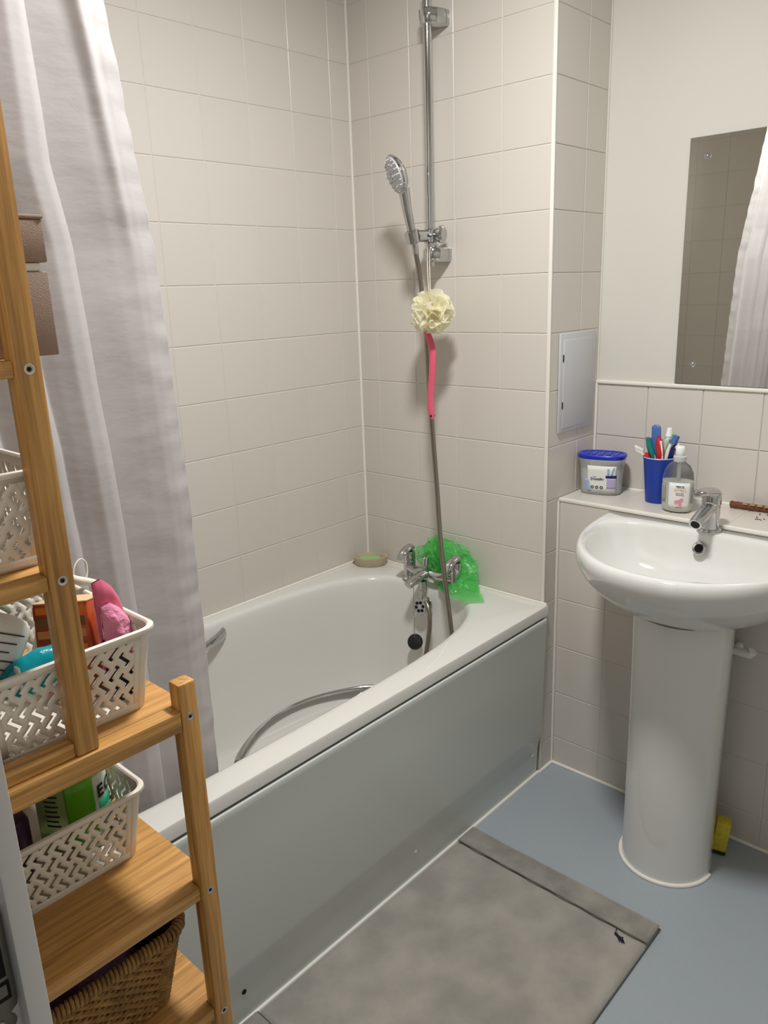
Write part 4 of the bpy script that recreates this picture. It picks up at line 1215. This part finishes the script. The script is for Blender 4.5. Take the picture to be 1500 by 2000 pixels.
# pink cleaning mitt: folded felt back and fluffy front
mi = thing('cleaning_mitt', 'pink fluffy cleaning mitt sticking out of the middle basket', 'cloth', (0.895, -1.38, ZB))
PM = frame((0.957, -1.4185, 0.985), (0.0, 1.0, 0.0), (0.0, 0.0, 1.0), (1.0, 0.0, 0.0))
def mitt(dz, x0, x1, z1, th, seed, amp):
    n, m = 26, 26
    def f(u, v, side):
        x = x0 + (x1 - x0) * u
        top = interp([(x0, z1), (x0 + (x1 - x0) * 0.30, z1 * 1.02), (x0 + (x1 - x0) * 0.60, z1 * 0.93), (x0 + (x1 - x0) * 0.85, z1 * 0.78), (x1, z1 * 0.55)], x)
        z = -0.018 + (top + 0.018) * v
        bulge = th * (max(0, 1 - (2 * u - 1) ** 2) ** 0.5) * (max(0, 1 - max(0, 2 * v - 1) ** 2) ** 0.5)
        nz = amp * noise.noise(Vector((x * 60, z * 60, seed + side)))
        return PM @ Vector((x, z, dz + side * (bulge + 0.0015) + (nz if bulge > 0.001 else 0)))
    b_ = B()
    b_.grid(n, m, lambda u, v: f(u, v, 1)).grid(n, m, lambda u, v: f(1 - u, v, -1))
    return b_
mitt(-0.004, 0.0, 0.0355, 0.121, 0.006, 2.0, 0.002).obj('mitt_back', pinkfelt_m, mi, smooth=70, fix=False)
mitt(0.008, 0.000, 0.0360, 0.096, 0.010, 5.0, 0.006).obj('mitt_pile', fluff_m, mi, smooth=70, fix=False)

wp = thing('wipes_packet', 'shiny teal packet of wipes in the middle basket', 'packet', (0.985, -1.5, 1.0))
def packet(u, v, side):
    y = -1.545 + 0.085 * u
    c = math.sin(PI * u) ** 0.5 if 0 < u < 1 else 0
    a = PI * v
    r = 0.010 + 0.016 * c
    z = 1.0370 + 0.010 * u
    x = 0.990
    return Vector((x + r * 0.62 * math.cos(a) * side + 0.002 * noise.noise(Vector((y * 60, v * 4, side))), y, z + r * (1.0 * math.sin(a) if side > 0 else -0.8 * math.sin(a)) + 0.0022 * noise.noise(Vector((y * 50, v * 6, side + 4)))))
B().grid(34, 14, lambda u, v: packet(u, v, 1)).grid(34, 14, lambda u, v: packet(u, 1 - v, -1)).obj('film', tealfilm_m, wp, smooth=70, fix=False)
B().box((0.996, -1.5315, 1.036), (1.006, -1.5285, 1.062), Matrix.Identity(4)).obj('seal_strip', whitep_m, wp, bevel=0.001)

wbt = thing('spray_bottle', 'flat white bottle with printed instructions in the middle basket', 'bottle', (0.955, -1.54, ZB))
WM = frame((0.972, -1.5775, 1.0170), (0, 0.877, -0.481), (-1, 0, 0), (0, 0.481, 0.877))
def wring(a, b, z):
    return [WM @ Vector((*sup(0, 0, a, b, 3.2, 2 * PI * i / 48), z)) for i in range(48)]
B().loft([wring(0.028, 0.010, 0.0), wring(0.033, 0.0125, 0.006), wring(0.0345, 0.0135, 0.03), wring(0.0350, 0.0138, 0.085), wring(0.0340, 0.0130, 0.097), wring(0.028, 0.0115, 0.104), wring(0.016, 0.008, 0.107)]).obj('bottle_body', M('bottle_white', (226, 224, 218), 0.35), wbt)
for k in range(9):
    z = 0.090 - 0.0092 * k
    B().box((-0.022, -0.0148, z), (0.025 - 0.005 * (k % 3), -0.0134, z + 0.0013), WM).obj('printed_line', ink_m, wbt, smooth=0)

gb = B().loft([[Vector((0.800 + a * math.cos(q), -1.488 + a * math.sin(q), z)) for q in [2 * PI * i / 24 for i in range(24)]] for a, z in ((0.020, ZB), (0.022, ZB + 0.004), (0.022, ZB + 0.075), (0.016, ZB + 0.084), (0.010, ZB + 0.096), (0.010, ZB + 0.11))]).obj('small_bottle', mint_m)
tag(gb, 'mint green bottle at the back of the middle basket', 'bottle')
hb = thing('handled_brush', 'white rod handle with cord loop behind the carton', 'brush', (0.84, -1.40, ZB))
B().tube(smooth_path([(0.842, -1.455, 0.985), (0.846, -1.435, 1.04), (0.850, -1.416, 1.0905), (0.850, -1.390, 1.078), (0.850, -1.360, 1.060), (0.850, -1.35, 1.030)], 6), 0.0052, 12).obj('rod', plastic_m, hb)
B().tube(smooth_path([(0.838, -1.386, 1.072), (0.836, -1.3855, 1.082), (0.834, -1.3805, 1.092), (0.832, -1.372, 1.0965), (0.832, -1.3655, 1.090), (0.834, -1.3665, 1.078), (0.838, -1.3725, 1.066)], 6), 0.0010, 6).obj('cord_loop', cord_m, hb)
bc = B().box((0.955, -1.4185, ZB), (0.985, -1.3985, ZB + 0.070)).obj('black_case', black_m, bevel=0.004, seg=3)
tag(bc, 'small black case in the far corner of the middle basket', 'case')

# ------------------------------------------------------------------ in the lower basket
ZLB = BLOW[2] + 0.0056
gj = thing('gel_bottle', 'clear green hair gel bottle in the lower basket', 'bottle', (0.79, -1.43, ZLB))
GX, GY, GR = 0.850, -1.4385, 0.044
B().lathe([(0.0, 0.0), (GR - 0.004, 0.0), (GR, 0.004), (GR, 0.112), (GR - 0.003, 0.118), (GR - 0.008, 0.121)], (GX, GY, ZLB), 44).obj('jar_body', geljar_m, gj)
def jarp(a, z, d):
    return Vector((GX + (GR + d) * math.sin(a), GY - (GR + d) * math.cos(a), ZLB + z))
def jar_patch(name, a0, a1, z0, z1, mat, d, par):
    return solid(B().grid(18, 5, lambda u, v: jarp(a0 + (a1 - a0) * u, z0 + (z1 - z0) * v, d)).obj(name, mat, par, fix=False), 0.0003, 1)
AJ = 1.42
jl = jar_patch('label', AJ + 0.30, AJ + 1.25, 0.012, 0.104, M('label_clear', (196, 206, 190), 0.35), 0.0006, gj)
jar_patch('label_field', AJ - 0.42, AJ + 0.38, 0.016, 0.112, gelgreen_m, 0.0012, gj)
jar_patch('label_band', AJ + 0.52, AJ + 1.18, 0.030, 0.066, mint_m, 0.0011, jl)
jar_patch('label_rule', AJ + 0.55, AJ + 1.15, 0.013, 0.015, ink_m, 0.0011, jl)
def jar_text(s_, a, z, size, mat, bold, sq):
    p = jarp(a, z, 0.0018)
    t = (jarp(a + 0.08, z, 0) - jarp(a - 0.08, z, 0)).normalized()
    return lettering(s_, size, mat, jl, frame(p, t, (0, 0, 1), t.cross(Vector((0, 0, 1)))), bold=bold, squash=sq)
jar_text('E', AJ + 0.62, 0.072, 0.024, M('ink_black', (14, 14, 16), 0.5), 0.0007, 1.0)
jar_text('C', AJ + 1.02, 0.072, 0.024, MATS['ink_black'], 0.0007, 1.0)
jar_text('OLIVE OIL', AJ + 0.85, 0.046, 0.0075, M('print_pale', (190, 232, 212), 0.5), 0.0003, 0.8)
for k in range(7):
    jar_patch('small_print', AJ - 1.05, AJ - 0.62 - 0.05 * (k % 2), 0.050 + 0.007 * k, 0.0525 + 0.007 * k, ink_m, 0.0008, gj)
pb = B().loft([[Vector((0.850 + a * math.cos(q), -1.527 + a * 0.9 * math.sin(q), z)) for q in [2 * PI * i / 28 for i in range(28)]] for a, z in ((0.030, ZLB), (0.033, ZLB + 0.004), (0.033, ZLB + 0.07), (0.028, ZLB + 0.080), (0.014, ZLB + 0.086))]).obj('dark_bottle', purple_m)
tag(pb, 'dark purple bottle beside the green gel in the lower basket', 'bottle')

# ------------------------------------------------------------------ boxes on the upper shelf
ZU = 1.3646
x0, x1 = 0.80, 1.0135
lo_box = thing('fabric_box', 'larger taupe woven box at the bottom of the upper stack', 'box', (0.9, -1.55, ZU), 'woven boxes stacked on the bamboo shelf')
B().box((x0, -1.655, ZU), (x1, -1.4445, ZU + 0.0765)).obj('box_body', taupe_m, lo_box, bevel=0.0015)
tr = B().box((x0 + 0.004, -1.652, ZU + 0.0767), (x1 - 0.002, -1.4490, ZU + 0.0845)).obj('white_tray', whitep_m, bevel=0.002)
tag(tr, 'thin white tray between the two taupe boxes', 'tray')
up_box = thing('fabric_box', 'smaller taupe woven box on top of the upper stack', 'box', (0.9, -1.55, ZU + 0.085), 'woven boxes stacked on the bamboo shelf')
B().box((x0, -1.655, ZU + 0.0848), (x1, -1.4430, ZU + 0.1225)).obj('box_body', taupe_m, up_box, bevel=0.0015)
B().box((x0 - 0.001, -1.656, ZU + 0.1226), (x1 + 0.001, -1.4420, ZU + 0.1265)).obj('box_lid', taupe_m, up_box, bevel=0.0015)

# ------------------------------------------------------------------ seagrass basket on the bottom shelf
wk = thing('wicker_basket', 'brown woven seagrass basket on the lowest visible bamboo shelf', 'basket', (0.895, -1.52, 0.5332))
WZ0, WZ1 = 0.5335, 0.664
def wk_out(k, off, n=10):
    hx = 0.100 + 0.029 * k + off
    hy = 0.116 + 0.011 * k + off
    return [(0.893 + x, -1.521 + y) for x, y in rrect(hx, hy, 0.03, n)]
def arclen(poly, step):
    P = [Vector((x, y, 0)) for x, y in poly]
    P.append(P[0])
    out, acc = [], 0.0
    for a, b in zip(P, P[1:]):
        L_ = (b - a).length
        if L_ < 1e-9:
            continue
        while acc < L_:
            out.append((a.lerp(b, acc / L_), (b - a).normalized()))
            acc += step
        acc -= L_
    return out
wv = B()
nrow = 20
for r_ in range(nrow):
    k = (r_ + 0.5) / nrow
    z = WZ0 + 0.004 + (WZ1 - 0.014 - WZ0) * k
    pts = arclen(wk_out(k, 0.0), 0.0034)
    for s_ in (0, 1):
        path = []
        for i, (p, t) in enumerate(pts):
            nrm = Vector((t.y, -t.x, 0))
            ph = i * 0.62 + PI * s_ + PI * (r_ % 2)
            path.append(p + nrm * (0.0032 * math.sin(ph)) + Vector((0, 0, z + 0.0024 * math.cos(ph) + 0.0009 * noise.noise(Vector((i * 0.2, r_, s_))))))
        path.append(path[0])
        wv.tube(path, 0.0026, 5, cap=False)
wvo = wv.obj('woven_wall', wicker_m, wk, smooth=70, fix=False)
wvo['kind'] = 'stuff'
B().loft([[Vector((x, y, z)) for x, y in wk_out(kk, -0.006)] for kk, z in ((0.0, WZ0 + 0.001), (1.0, WZ1 - 0.008))], cap1=False).obj('lining', M('seagrass_dark', (70, 48, 28), 0.9), wk)
rm = B()
pts = arclen(wk_out(1.0, 0.002), 0.00085)
path = []
for i, (p, t) in enumerate(pts):
    nrm = Vector((t.y, -t.x, 0))
    ph = i * 1.0
    path.append(p + nrm * (0.0066 * math.cos(ph)) + Vector((0, 0, WZ1 - 0.004 + 0.0066 * math.sin(ph))))
path.append(path[0])
rm.tube(path, 0.0025, 5, cap=False)
rmo = rm.obj('braided_rim', wicker_m, wk, smooth=70, fix=False)
rmo['kind'] = 'stuff'
pv = B()
def lump(u, v):
    a, b_ = 2 * PI * u, PI * v
    r = 0.058 * (1 + 0.28 * noise.noise(Vector((math.cos(a) * 2.2 * math.sin(b_), math.sin(a) * 2.2 * math.sin(b_), math.cos(b_) * 2.2))))
    return Vector((0.925 + r * math.cos(a) * math.sin(b_), -1.495 + r * 1.25 * math.sin(a) * math.sin(b_), 0.600 + r * 0.95 * math.cos(b_)))
pvo = pv.grid(34, 22, lump).obj('wrapped_packet', violet_m, smooth=70, fix=False)
tag(pvo, 'violet wrapped packet inside the seagrass basket', 'packet')
